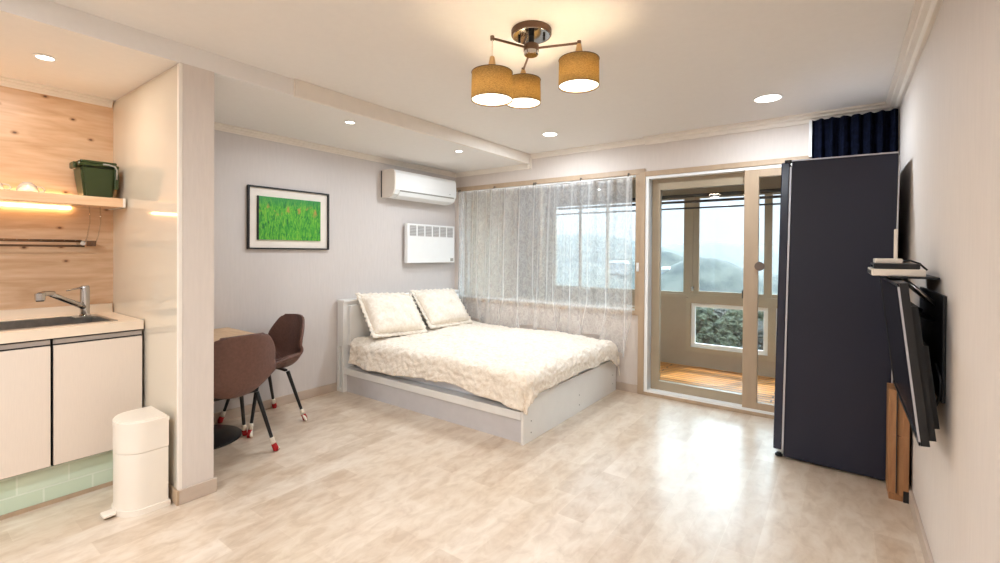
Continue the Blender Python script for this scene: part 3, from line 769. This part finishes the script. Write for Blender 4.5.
# ------------------------------------------------------------------ pedal bin
bn = thing('pedal_bin', 'cream pedal bin standing on the floor beside the kitchen partition', 'bin', (0.91, -3.42, 0))
def dshape(x0, x1, yb, ys, yfr, n=18, cut=0.35):
    """D-like plan: flat back at yb, straight sides to ys, rounded front reaching yfr"""
    cx = (x0+x1)/2; hw = (x1-x0)/2; pts = [(x1, yb), (x1, ys)]
    for i in range(1, n):
        a = PI*i/n; pts.append((cx+hw*math.cos(a), ys-(ys-yfr)*math.sin(a)**0.85))
    pts += [(x0, ys), (x0, yb)]
    return pts
def inset(p, k, c=(0.905, -3.42)): return [(c[0]+(x-c[0])*k, c[1]+(y-c[1])*k) for x, y in p]
D = dshape(0.80, 1.035, -3.325, -3.41, -3.515)
MB().prism(inset(D, 1.07), 'z', 0.0, 0.028).build('base', M['plastic'], bn, 'auto')
MB().prism(D, 'z', 0.028, 0.30).build('body', M['plastic'], bn, 'auto')
MB().prism(inset(D, 0.975), 'z', 0.30, 0.304).build('seam', M['cream'], bn, 'auto')
b = MB(); b.prism(inset(D, 1.012), 'z', 0.304, 0.435); b.build('upper_body', M['plastic'], bn, 'auto')
b = MB(); b.prism(inset(D, 1.03), 'z', 0.435, 0.452); b.prism(inset(D, 0.96), 'z', 0.452, 0.460); b.build('lid', M['plastic'], bn, 'auto')
MB().box(0.905, 0.968, -3.568, -3.515, 0.010, 0.026, 0.007).build('pedal', M['plastic'], bn)
MB().box(0.915, 0.945, -3.56, -3.50, 0.004, 0.012).build('pedal_stem', M['dark'], bn)

# ------------------------------------------------------------------ kitchen
def cabinet(y0, y1, label):
    c = thing('base_cabinet', label, 'cabinet', (0.3, (y0+y1)/2, 0.2), 'kitchen base cabinets')
    MB().box(0.014, 0.578, y0+0.001, y1-0.001, 0.20, 0.845).build('carcass', M['dark'], c)
    d = MB().box(0.58, 0.60, y0+0.004, y1-0.004, 0.208, 0.812, 0.002).build('door', M['cabdoor'], c)
    MB().box(0.576, 0.590, y0+0.004, y1-0.004, 0.820, 0.842).build('finger_rail', M['railgrey'], d)
    return c
M['cabdoor'] = plain('cream_cabinet_door', srgb(226, 211, 196), 0.4, noise_scale=30, amt=0.02, scale=(8, 8, 0.5))
M['worktop'] = plain('cream_worktop', srgb(234, 215, 192), 0.3, noise_scale=6, amt=0.02)
cabinet(-3.680, -3.305, 'cream handleless base cabinet at the partition end of the worktop')
cabinet(-4.060, -3.684, 'cream handleless base cabinet at the left edge of the photo')
cabinet(-4.440, -4.064, 'cream handleless base cabinet beyond the left edge of the photo')
b = MB(); SX0, SX1, SY0, SY1 = 0.13, 0.515, -4.15, -3.42
yk = -3.303
b.box(0.014, SX0, -4.5, yk, 0.85, 0.90); b.box(SX1, 0.60, -4.5, yk, 0.85, 0.90); b.box(SX0, SX1, SY1, yk, 0.85, 0.90); b.box(SX0, SX1, -4.5, SY0, 0.85, 0.90)
b.box(0.014, 0.030, -4.5, yk, 0.90, 0.955)
tag(b.build('worktop', M['worktop']), 'cream kitchen worktop with upstand running along the pine wall', 'worktop')
sk = thing('kitchen_sink', 'brown steel sink sunk into the cream worktop under the tap', 'sink', (0.32, -3.8, 0.9))
t = 0.018
MB().box(SX0, SX1, SY0, SY1, 0.72, 0.725).box(SX0, SX0+0.004, SY0, SY1, 0.72, 0.903).box(SX1-0.004, SX1, SY0, SY1, 0.72, 0.903).box(SX0, SX1, SY0, SY0+0.004, 0.72, 0.903).box(SX0, SX1, SY1-0.004, SY1, 0.72, 0.903).build('bowl', M['steel'], sk)
MB().box(SX0-t, SX0, SY0-t, SY1+t, 0.899, 0.904).box(SX1, SX1+t, SY0-t, SY1+t, 0.899, 0.904).box(SX0, SX1, SY1, SY1+t, 0.899, 0.904).box(SX0, SX1, SY0-t, SY0, 0.899, 0.904).box(SX0, 0.225, -3.52, SY1, 0.896, 0.9035).build('rim', M['steel'], sk)
MB().lathe(0.32, -3.9, [(0, 0.726), (0.045, 0.726), (0.045, 0.729), (0, 0.729)], 24).build('drain', M['chrome'], sk, 'auto')
fa = thing('faucet', 'chrome pull-out kitchen tap standing behind the steel sink', 'tap', (0.19, -3.47, 0.90))
fx, fy = 0.190, -3.470
MB().lathe(fx, fy, [(0, 0.9035), (0.028, 0.9035), (0.028, 0.912), (0.023, 0.918), (0.023, 0.96), (0.0225, 1.05), (0.021, 1.075), (0.018, 1.084), (0, 1.086)], 28).build('body', M['chrome'], fa, 'auto')
MB().tube([(fx, fy, 0.955), (fx+0.05, fy-0.05, 0.985), (fx+0.10, fy-0.105, 1.015), (fx+0.165, fy-0.175, 1.055)], [0.017, 0.015, 0.0135, 0.013], 16).build('spout', M['chrome'], fa, True)
MB().tube([(fx+0.155, fy-0.165, 1.058), (fx+0.195, fy-0.205, 1.062), (fx+0.215, fy-0.225, 1.055)], [0.014, 0.015, 0.017], 16).tube([(fx+0.215, fy-0.225, 1.066), (fx+0.215, fy-0.225, 1.030)], [0.022, 0.020], 20).build('spray_head', M['chrome'], fa, 'auto')
MB().tube([(fx+0.215, fy-0.225, 1.031), (fx+0.215, fy-0.225, 1.024)], [0.018, 0.016], 20).build('nozzle', M['black'], fa, 'auto')
MB().tube([(fx, fy-0.01, 1.075), (fx+0.03, fy-0.06, 1.068), (fx+0.045, fy-0.09, 1.062)], [0.006, 0.004, 0.003], 10).build('lever', M['chrome'], fa, True)
# toe kick
struct('trim_green_tiles', MB().box(0.535, 0.55, -4.5, PY0-0.013, 0.018, 0.20), M['greentile'])
struct('trim_toe_strip', MB().box(0.535, 0.560, -4.5, PY0-0.013, 0.0, 0.020), M['tan'])
# shelf with lights
sf = thing('wall_shelf', 'thick pine wall shelf over the sink with white end cap', 'shelf', (0.0, -3.9, 1.58))
MB().box(0.012, 0.285, -4.5, -3.318, 1.555, 1.603, 0.002).build('board', M['shelfwood'], sf)
MB().box(0.285, 0.300, -4.5, -3.318, 1.553, 1.605, 0.002).build('front_edge', M['shelfwood'], sf)
MB().box(0.012, 0.302, -3.318, -3.306, 1.552, 1.606, 0.002).build('end_cap', M['cream'], sf)
for (z0, z1, lab, xx) in ((1.540, 1.553, 'glowing warm light strip under the pine wall shelf', 0.0), (1.606, 1.618, 'glowing warm light strip on top of the shelf behind the cups', 0.0)):
    l = MB().box(0.0135, 0.030, -4.5, -3.50, z0, z1).build('light_strip', M['led']); tag(l, lab, 'light strip', 'shelf light strips')
# cups
def cup(y, label):
    c = thing('glass_cup', label, 'cup', (0.155, y, 1.605), 'clear cups on the wall shelf')
    MB().lathe(0, 0, [(0.0445, 0.0), (0.0455, 0.004), (0.044, 0.02), (0.037, 0.042), (0.026, 0.055), (0.020, 0.058), (0.020, 0.062), (0.018, 0.062), (0.0, 0.059)], 32).build('bowl', M['cup'], c, 'auto', local=True)
    MB().tube([(0.0, 0.040, 0.012), (0.0, 0.062, 0.014), (0.0, 0.070, 0.026), (0.0, 0.060, 0.040), (0.0, 0.036, 0.042)], 0.0042, 10).build('handle', M['cup'], c, True, local=True)
    return c
M['cup'] = plain('frosted_white_glass', srgb(238, 226, 212), 0.15, amt=0.01, coat=0.5)
M['cup'].node_tree.nodes['Principled BSDF'].inputs['Transmission Weight'].default_value = 0.35
cup(-3.705, 'upturned white cup on the wall shelf, nearer the green caddy')
cup(-3.838, 'upturned white cup on the wall shelf at the photo edge')
# green caddy
cd = thing('food_caddy', 'dark green lidded plastic caddy at the end of the wall shelf', 'caddy', (0.165, -3.41, 1.604))
def taper(x0, x1, y0, y1, z0, X0, X1, Y0, Y1, z1): return [(x0, y0, z0), (x1, y0, z0), (x1, y1, z0), (x0, y1, z0), (X0, Y0, z1), (X1, Y0, z1), (X1, Y1, z1), (X0, Y1, z1)]
bb = MB().hexa(taper(0.075, 0.215, -3.478, -3.345, 1.604, 0.060, 0.232, -3.500, -3.328, 1.790))
bmesh.ops.bevel(bb.bm, geom=list(bb.bm.edges), offset=0.012, segments=3, affect='EDGES')
bb.build('body', M['green'], cd, 'auto')
MB().box(0.052, 0.242, -3.512, -3.320, 1.788, 1.805, 0.007).box(0.062, 0.234, -3.500, -3.330, 1.805, 1.822, 0.006).box(0.10, 0.19, -3.522, -3.505, 1.775, 1.812, 0.005).build('lid', M['green'], cd)
MB().tube([(0.246, -3.335, 1.72), (0.252, -3.335, 1.775), (0.251, -3.345, 1.797), (0.250, -3.37, 1.803), (0.249, -3.40, 1.803)], 0.005, 10).build('handle', M['greyplastic'], cd, True)
MB().box(0.234, 0.246, -3.345, -3.325, 1.66, 1.79, 0.003).build('clip', M['green'], cd)
# wall rail rack
rr = thing('dish_rail', 'slim brown metal dish rail mounted on the pine wall above the tap', 'rail', (0.012, -3.9, 1.33))
MB().tube([(0.085, -4.5, 1.345), (0.085, -3.45, 1.345)], 0.005, 8).tube([(0.085, -4.5, 1.318), (0.085, -3.45, 1.318)], 0.006, 8).tube([(0.02, -4.5, 1.352), (0.02, -3.45, 1.352)], 0.004, 8).build('rails', M['bronze'], rr, True)
for k in range(21): MB().tube([(0.02, -4.48+k*0.05, 1.352), (0.085, -4.48+k*0.05, 1.345)], 0.0025, 6).build('cross_wire', M['bronze'], rr, True)
MB().tube([(0.012, -3.46, 1.335), (0.10, -3.46, 1.335)], 0.013, 12).build('end_knob', M['chrome'], rr, 'auto')
MB().box(0.012, 0.11, -3.425, -3.40, 1.318, 1.352, 0.003).build('end_clip', M['bronze'], rr)
b = MB()
for y in (-3.45, -3.40): 
    fl = b.tube([(0.19, y, 1.553), (0.18, y+0.005, 1.46), (0.15, y, 1.38), (0.10, y, 1.34)], 0.003, 8)
hg = b.build('hanging_strap', M['glassware'], rr, True)

# ------------------------------------------------------------------ chandelier
HX, HY, HZ = 2.595, -2.370, 2.255
cl = thing('ceiling_lamp', 'three-arm brown metal ceiling lamp with linen drum shades', 'ceiling lamp', (HX, HY, H))
MB().lathe(HX, HY, [(0, H), (0.092, H), (0.095, H-0.004), (0.095, H-0.026), (0.092, H-0.030), (0, H-0.030)], 48).build('ceiling_plate', M['bronze'], cl, 'auto')
MB().lathe(HX, HY, [(0.088, H-0.030), (0.086, H-0.0315), (0, H-0.0315)], 48).build('mirror_disc', M['chrome'], cl, 'auto')
MB().tube([(HX, HY, H-0.03), (HX, HY, HZ+0.02)], 0.014, 20).build('stem', M['black'], cl, 'auto')
MB().lathe(HX, HY, [(0, HZ+0.024), (0.034, HZ+0.024), (0.036, HZ+0.020), (0.036, HZ-0.006), (0, HZ-0.006)], 32).build('hub', M['bronze'], cl, 'auto')
MB().lathe(HX, HY, [(0.034, HZ-0.006), (0.034, HZ-0.022), (0.030, HZ-0.026), (0, HZ-0.026)], 32).build('hub_cap', M['chrome'], cl, 'auto')
for a in (0.6, 3.4): MB().tube([(HX+0.06*math.cos(a), HY+0.06*math.sin(a), H-0.03), (HX+0.06*math.cos(a), HY+0.06*math.sin(a), H-0.05)], 0.006, 12).build('knob', M['black'], cl, 'auto')
SH = 0.120; SR = 0.091
LAMPS = [((2.531, -2.590, 2.245), 0.153), ((2.817, -2.315, 2.250), 0.076), ((2.439, -2.202, 2.250), 0.054)]
for (ex, ey, ez), drop in LAMPS:
    arm = MB().tube([(HX, HY, HZ+0.006), (ex, ey, ez)], 0.0055, 12).tube([(ex, ey, ez-0.008), (ex, ey, ez+0.010)], 0.009, 12).build('arm', M['bronze'], cl, 'auto')
    zs = ez-drop; cone = min(0.045, max(0.018, drop-0.026))
    if drop > 0.075: MB().tube([(ex, ey, ez), (ex, ey, zs+0.026+cone)], 0.002, 8).build('cord', M['cream'], cl, True)
    MB().tube([(ex, ey, zs+0.026+cone), (ex, ey, zs+0.024)], [0.010, 0.019], 20).build('wood_cone', M['lampwood'], cl, 'auto')
    MB().tube([(ex, ey, zs+0.026), (ex, ey, zs-0.012)], 0.021, 20).build('socket', M['bronze'], cl, 'auto')
    sp = MB().lathe(ex, ey, [(SR-0.002, zs), (SR, zs-SH)], 56).build('lamp_shade', M['shade'], cl, True)
    solid(sp, 0.0015, 0)
    for zz in (zs, zs-SH):
        b = MB()
        pts = [(ex+SR*math.cos(2*PI*k/48), ey+SR*math.sin(2*PI*k/48), zz) for k in range(49)]
        b.tube(pts, 0.0016, 6, False)
        b.build('shade_ring', M['bronze'], sp, True)
    MB().lathe(ex, ey, [(0, zs-0.10), (0.018, zs-0.096), (0.030, zs-0.078), (0.032, zs-0.060), (0.024, zs-0.038), (0.014, zs-0.022), (0.013, zs-0.012), (0, zs-0.012)], 24).build('bulb', M['bulb'], cl, True)
    MB().lathe(ex, ey, [(SR-0.003, zs-SH+0.004), (0, zs-SH+0.004)], 40).build('diffuser', M['diffuser'] if 'diffuser' in M else M.setdefault('diffuser', emis('shade_diffuser', (1.0, 0.86, 0.62, 1), 3.2)), sp)
    ld = bpy.data.lights.new('lamp_glow', 'POINT'); ld.energy = 38.0; ld.color = (1.0, 0.80, 0.50); ld.shadow_soft_size = 0.033
    lo = bpy.data.objects.new('lamp_glow', ld); lo.location = (ex, ey, zs-0.065); C.objects.link(lo)
    la = bpy.data.lights.new('lamp_down', 'AREA'); la.shape = 'DISK'; la.size = 0.16; la.energy = 2.6; la.color = (1.0, 0.84, 0.66)
    lo = bpy.data.objects.new('lamp_down', la); lo.location = (ex, ey, zs-SH+0.001); C.objects.link(lo)

# ------------------------------------------------------------------ downlights and added fill lamps
DOWN_AND_FILL = [(0.597, -3.707, HS, 0.034, 3.5, 'round downlight in the soffit above the kitchen sink', (1.0, 0.90, 0.80)),
        (0.860, -2.123, HS, 0.032, 7, 'small round downlight in the soffit above the framed picture', (0.86, 0.93, 1.0)),
        (0.872, -0.926, HS, 0.032, 7, 'small round downlight in the soffit near the air conditioner', (0.86, 0.93, 1.0)),
        (1.693, -0.643, H, 0.062, 14, 'round flush downlight in the ceiling above the bed foot', (0.80, 0.90, 1.0)),
        (3.377, -0.634, H, 0.078, 14, 'large round flush downlight in the ceiling near the refrigerator', (0.80, 0.90, 1.0)),
        (1.9, -4.9, H, 0.085, 27, 'added unseen fill downlight in the ceiling behind the camera, kitchen side', (0.80, 0.90, 1.0)),  # out-of-view fill added to brighten the room, like the two rows after
        (3.1, -4.9, H, 0.085, 27, 'added unseen fill downlight in the ceiling behind the camera, right side', (0.80, 0.90, 1.0)),
        (1.9, -5.8, H, 0.085, 18, 'added unseen fill downlight in the ceiling by the rear wall, kitchen side', (0.80, 0.90, 1.0))]
for x, y, z, r, e, lab, col in DOWN_AND_FILL:
    d = thing('downlight', lab, 'downlight', (x, y, z), 'round ceiling downlights')
    MB().lathe(x, y, [(r, z+0.001), (r+0.010, z-0.001), (r+0.010, z-0.004), (r, z-0.006), (r-0.001, z-0.002)], 40).build('rim', M['white'], d, 'auto')
    MB().lathe(x, y, [(r, z-0.003), (0, z-0.003)], 40).build('diffuser', M['lightdisc'], d)
    la = bpy.data.lights.new('downlight_beam', 'AREA'); la.shape = 'DISK'; la.size = 2*r; la.energy = e; la.color = col
    lo = bpy.data.objects.new('downlight_beam', la); lo.location = (x, y, z-0.008); C.objects.link(lo)

# ------------------------------------------------------------------ outdoors
def pdir(px, py=256):
    yaw, f = 0.6333, 464.9
    fw = Vector((-math.sin(yaw), math.cos(yaw), 0)); rt = Vector((math.cos(yaw), math.sin(yaw), 0))
    return fw+rt*((px-500)/f)
HILLS = []   # x, y, peak height above the valley, spread across, spread along
def hill_at(px, dist, peak, sa, sb):
    d = pdir(px); p = CAM+d*dist; HILLS.append((p.x, p.y, peak, sa, sb))
VAL = -70
hill_at(580, 1000, 70+42, 230, 200); hill_at(545, 1150, 70+30, 200, 200); hill_at(630, 1050, 70+18, 170, 200); hill_at(500, 1000, 70+22, 200, 200)
hill_at(712, 1900, 70+48, 330, 300); hill_at(770, 2100, 70+44, 350, 300); hill_at(660, 1900, 70+30, 260, 300)
hill_at(706, 330, 70-1, 42, 60); hill_at(725, 330, 70-9, 50, 60); hill_at(750, 330, 70-14, 60, 60)
hill_at(662, 420, 70+2, 40, 60); hill_at(640, 480, 70-6, 60, 60); hill_at(600, 420, 70-14, 70, 70); hill_at(800, 360, 70-14, 70, 60)
def terr(x, y):
    r = math.hypot(x-CAM.x, y-CAM.y)
    near = -5.0-0.09*max(0, min(r, 75)-8)-0.30*max(0, r-75)
    h = max(VAL, near)
    for hx, hy, pk, sa, sb in HILLS:
        g = math.exp(-((x-hx)**2+(y-hy)**2)/(2*((sa+sb)/2)**2))
        h = max(h, VAL+pk*g) if g > 0.02 else h
    h += (2.2*noise.noise(Vector((x*0.03, y*0.03, 0)))+1.2*noise.noise(Vector((x*0.11, y*0.11, 3))))*min(1, r/200)
    return h
def tf(u, v):
    a = math.radians(-62+u*105); r = 6*(3000/6)**v
    x = CAM.x-math.sin(-a)*r*1.0; y = 2.2+math.cos(a)*r
    return Vector((x, y, terr(x, y)))
hl = MB().grid(tf, 400, 240).build('hillside_ground', M['forest'], None, True); hl['kind'] = 'structure'

def tree_mesh(i, mat):
    rr_ = random.Random(40+i); b = MB()
    for k in range(420):
        # clumps of leaves filling a rounded, slightly uneven crown
        z = rr_.uniform(-0.9, 1.0); a = rr_.uniform(0, 2*PI); rad = math.sqrt(max(0, 1-z*z*0.85))*rr_.uniform(0.35, 1.0)*(1.0-0.25*max(0, z))
        c = Vector((rad*math.cos(a), rad*math.sin(a), z*1.1)); r = rr_.uniform(0.05, 0.13)
        res = bmesh.ops.create_icosphere(b.bm, subdivisions=2, radius=r, matrix=Matrix.Translation(c))
        for v in res['verts']:
            d = v.co-c; v.co = c+d*(1+0.9*noise.noise(v.co*22+Vector((k, 0, 0))))
    return b.build('crown', mat, None, False, local=True)
protos = []
for i, (mt_, lab, cat) in enumerate((('leaf_green', 'dark green tree on the slope outside, seen through the balcony glass', 'tree'),
                          ('leaf_gold', 'golden autumn tree on the slope outside, seen through the balcony glass', 'tree'),
                          ('leaf_grey', 'greyish bare winter tree on the slope outside, seen through the balcony glass', 'tree'))):
    t = thing('tree', lab, cat, (0, 0, -50), 'trees on the slope outside')
    c = tree_mesh(i, M[mt_]); c.parent = t; c.location = (0, 0, 2.6); c.scale = (1.7, 1.7, 1.7)
    MB().tube([(0, 0, -1.0), (0.1, 0, 1.0), (0, 0.05, 2.4)], [0.16, 0.12, 0.07], 8).build('trunk', M['bark'], t, True, local=True)
    protos.append(t)
rnd = random.Random(11); used = [False]*3; placed = []
for k in range(150):
    for tr in range(30):
        px = rnd.uniform(520, 800); dist = 14+71*rnd.random()**1.4
        p = CAM+pdir(px)*dist
        if p.y < 5.0: continue
        if 640 < px < 800 and dist < 17: continue
        if all((p-q).length > 4.8 for q in placed) and (dist > 16 or px > 640): break
    else: continue
    placed.append(p.copy())
    z = terr(p.x, p.y)
    i = rnd.choice((0, 0, 1, 2)) if px > 715 else rnd.choice((0, 1, 1, 2))
    t = protos[i] if not used[i] else dup(protos[i]); used[i] = True
    s = min(rnd.uniform(0.95, 1.2), max(0.35, (1.0-0.050*dist-z)/4.6))
    t.location = (p.x, p.y, z-0.05); t.scale = (s, s, s); t.rotation_euler.z = rnd.uniform(0, 6)
def house(px, dist, z, w, d, h, lab):
    p = CAM+pdir(px)*dist; g = thing('house', lab, 'house', (p.x, p.y, z), 'buildings on the far slope')
    MB().box(-w/2, w/2, -d/2, d/2, -8, h).build('walls', M['housewall'], g, local=True)
    MB().prism([(-w/2-0.6, h), (w/2+0.6, h), (w/2-1, h+2.2), (-w/2+1, h+2.2)], 'y', -d/2-0.6, d/2+0.6).build('roof', M['roofwhite'], g, local=True)
    for k in range(3): MB().box(-w/2+w*(k+0.5)/3-1.0, -w/2+w*(k+0.5)/3+1.0, -d/2-0.1, -d/2+0.1, h-4, h-1.8).build('window', M['windowdark'], g, local=True)
house(666, 330, -11.5, 6, 6, 1.2, 'pale roofed house on the hill seen through the left balcony pane')
house(619, 400, -8.5, 14, 8, 1.0, 'long pale roofed building on the hill behind the lace curtain')
p_ = CAM+pdir(728)*12.5
gh = thing('greenhouse', 'long low pale roofed shelter below the lower balcony window', 'shelter', (p_.x, p_.y, terr(p_.x, p_.y)))
zz_ = 1.30-12.5*0.207-gh.location.z
MB().prism([(-1.1, zz_-0.35), (1.1, zz_-0.35), (0, zz_)], 'x', -3, 4).build('roof', M['shelterroof'], gh, local=True)
for xx_ in (-2.8, 0.5, 3.8):
    for yy_ in (-0.9, 0.9): MB().box(xx_-0.05, xx_+0.05, yy_-0.05, yy_+0.05, -0.2, zz_-0.34).build('post', M['steel'], gh, local=True)
placed_zone = p_

# haze filling the valley
hz = MB().box(-2500, 2500, 105, 2300, -200, 260).build('valley_haze', M['white'])
m = bpy.data.materials.new('haze'); m.use_nodes = True; nt = m.node_tree; nt.nodes.clear()
o = N(nt, 'ShaderNodeOutputMaterial'); vs = N(nt, 'ShaderNodeVolumeScatter'); vs.inputs['Color'].default_value = (0.97, 0.95, 1.0, 1); vs.inputs['Density'].default_value = 0.00012
nt.links.new(vs.outputs[0], o.inputs['Volume']); hz.data.materials[0] = m
tag(hz, 'pale blue haze lying over the distant hills outside', 'haze', kind='stuff')

# ------------------------------------------------------------------ sky, sun, camera
wd_ = bpy.data.worlds.new('World'); bpy.context.scene.world = wd_; wd_.use_nodes = True; nt = wd_.node_tree
bg = nt.nodes['Background']; tc = N(nt, 'ShaderNodeTexCoord'); sp = N(nt, 'ShaderNodeSeparateXYZ'); nt.links.new(tc.outputs['Generated'], sp.inputs[0])
nt.links.new(ramp(nt, sp.outputs['Z'], [(0.0, (0.078, 0.083, 0.090, 1)), (0.11, (0.084, 0.090, 0.100, 1)), (0.20, (0.70, 0.84, 1.0, 1)), (0.60, (0.72, 0.86, 1.0, 1)), (1.0, (0.45, 0.62, 1.0, 1))]), bg.inputs[0])
bg.inputs[1].default_value = 7.0
sl = bpy.data.lights.new('sun', 'SUN'); sl.energy = 3.6; sl.angle = math.radians(0.6); sl.color = (1.0, 0.93, 0.82)
so = bpy.data.objects.new('sun', sl); C.objects.link(so)
sd = Vector((0.35, 1.0, 2.45)).normalized()     # direction towards the sun
so.rotation_euler = sd.to_track_quat('Z', 'Y').to_euler()

cam = bpy.data.cameras.new('camera'); co = bpy.data.objects.new('camera', cam); C.objects.link(co)
f = 464.92; cam.sensor_width = 36; cam.lens = f/1000*36; cam.shift_y = -(281.5-255.83)/1000
cam.clip_start = 0.05; cam.clip_end = 6000
yaw, pit, rol = 0.6333, -0.0076, 0.0067
fw = Vector((-math.sin(yaw)*math.cos(pit), math.cos(yaw)*math.cos(pit), math.sin(pit))); rt = Vector((math.cos(yaw), math.sin(yaw), 0)); upv = rt.cross(fw)
r2 = rt*math.cos(rol)+upv*math.sin(rol); u2 = -rt*math.sin(rol)+upv*math.cos(rol)
mw = Matrix((r2, u2, -fw)).transposed().to_4x4(); mw.translation = CAM; co.matrix_world = mw
sc = bpy.context.scene; sc.camera = co
sc.view_settings.view_transform = 'Standard'; sc.view_settings.look = 'None'; sc.view_settings.gamma = 1; sc.view_settings.use_curve_mapping = False
sc.view_settings.exposure = 0.36
sc.cycles.use_denoising = True
sc.cycles.max_bounces = 10; sc.cycles.diffuse_bounces = 5; sc.cycles.glossy_bounces = 4; sc.cycles.transmission_bounces = 6; sc.cycles.transparent_max_bounces = 16
sc.cycles.caustics_reflective = False; sc.cycles.caustics_refractive = False
sc.cycles.sample_clamp_indirect = 6
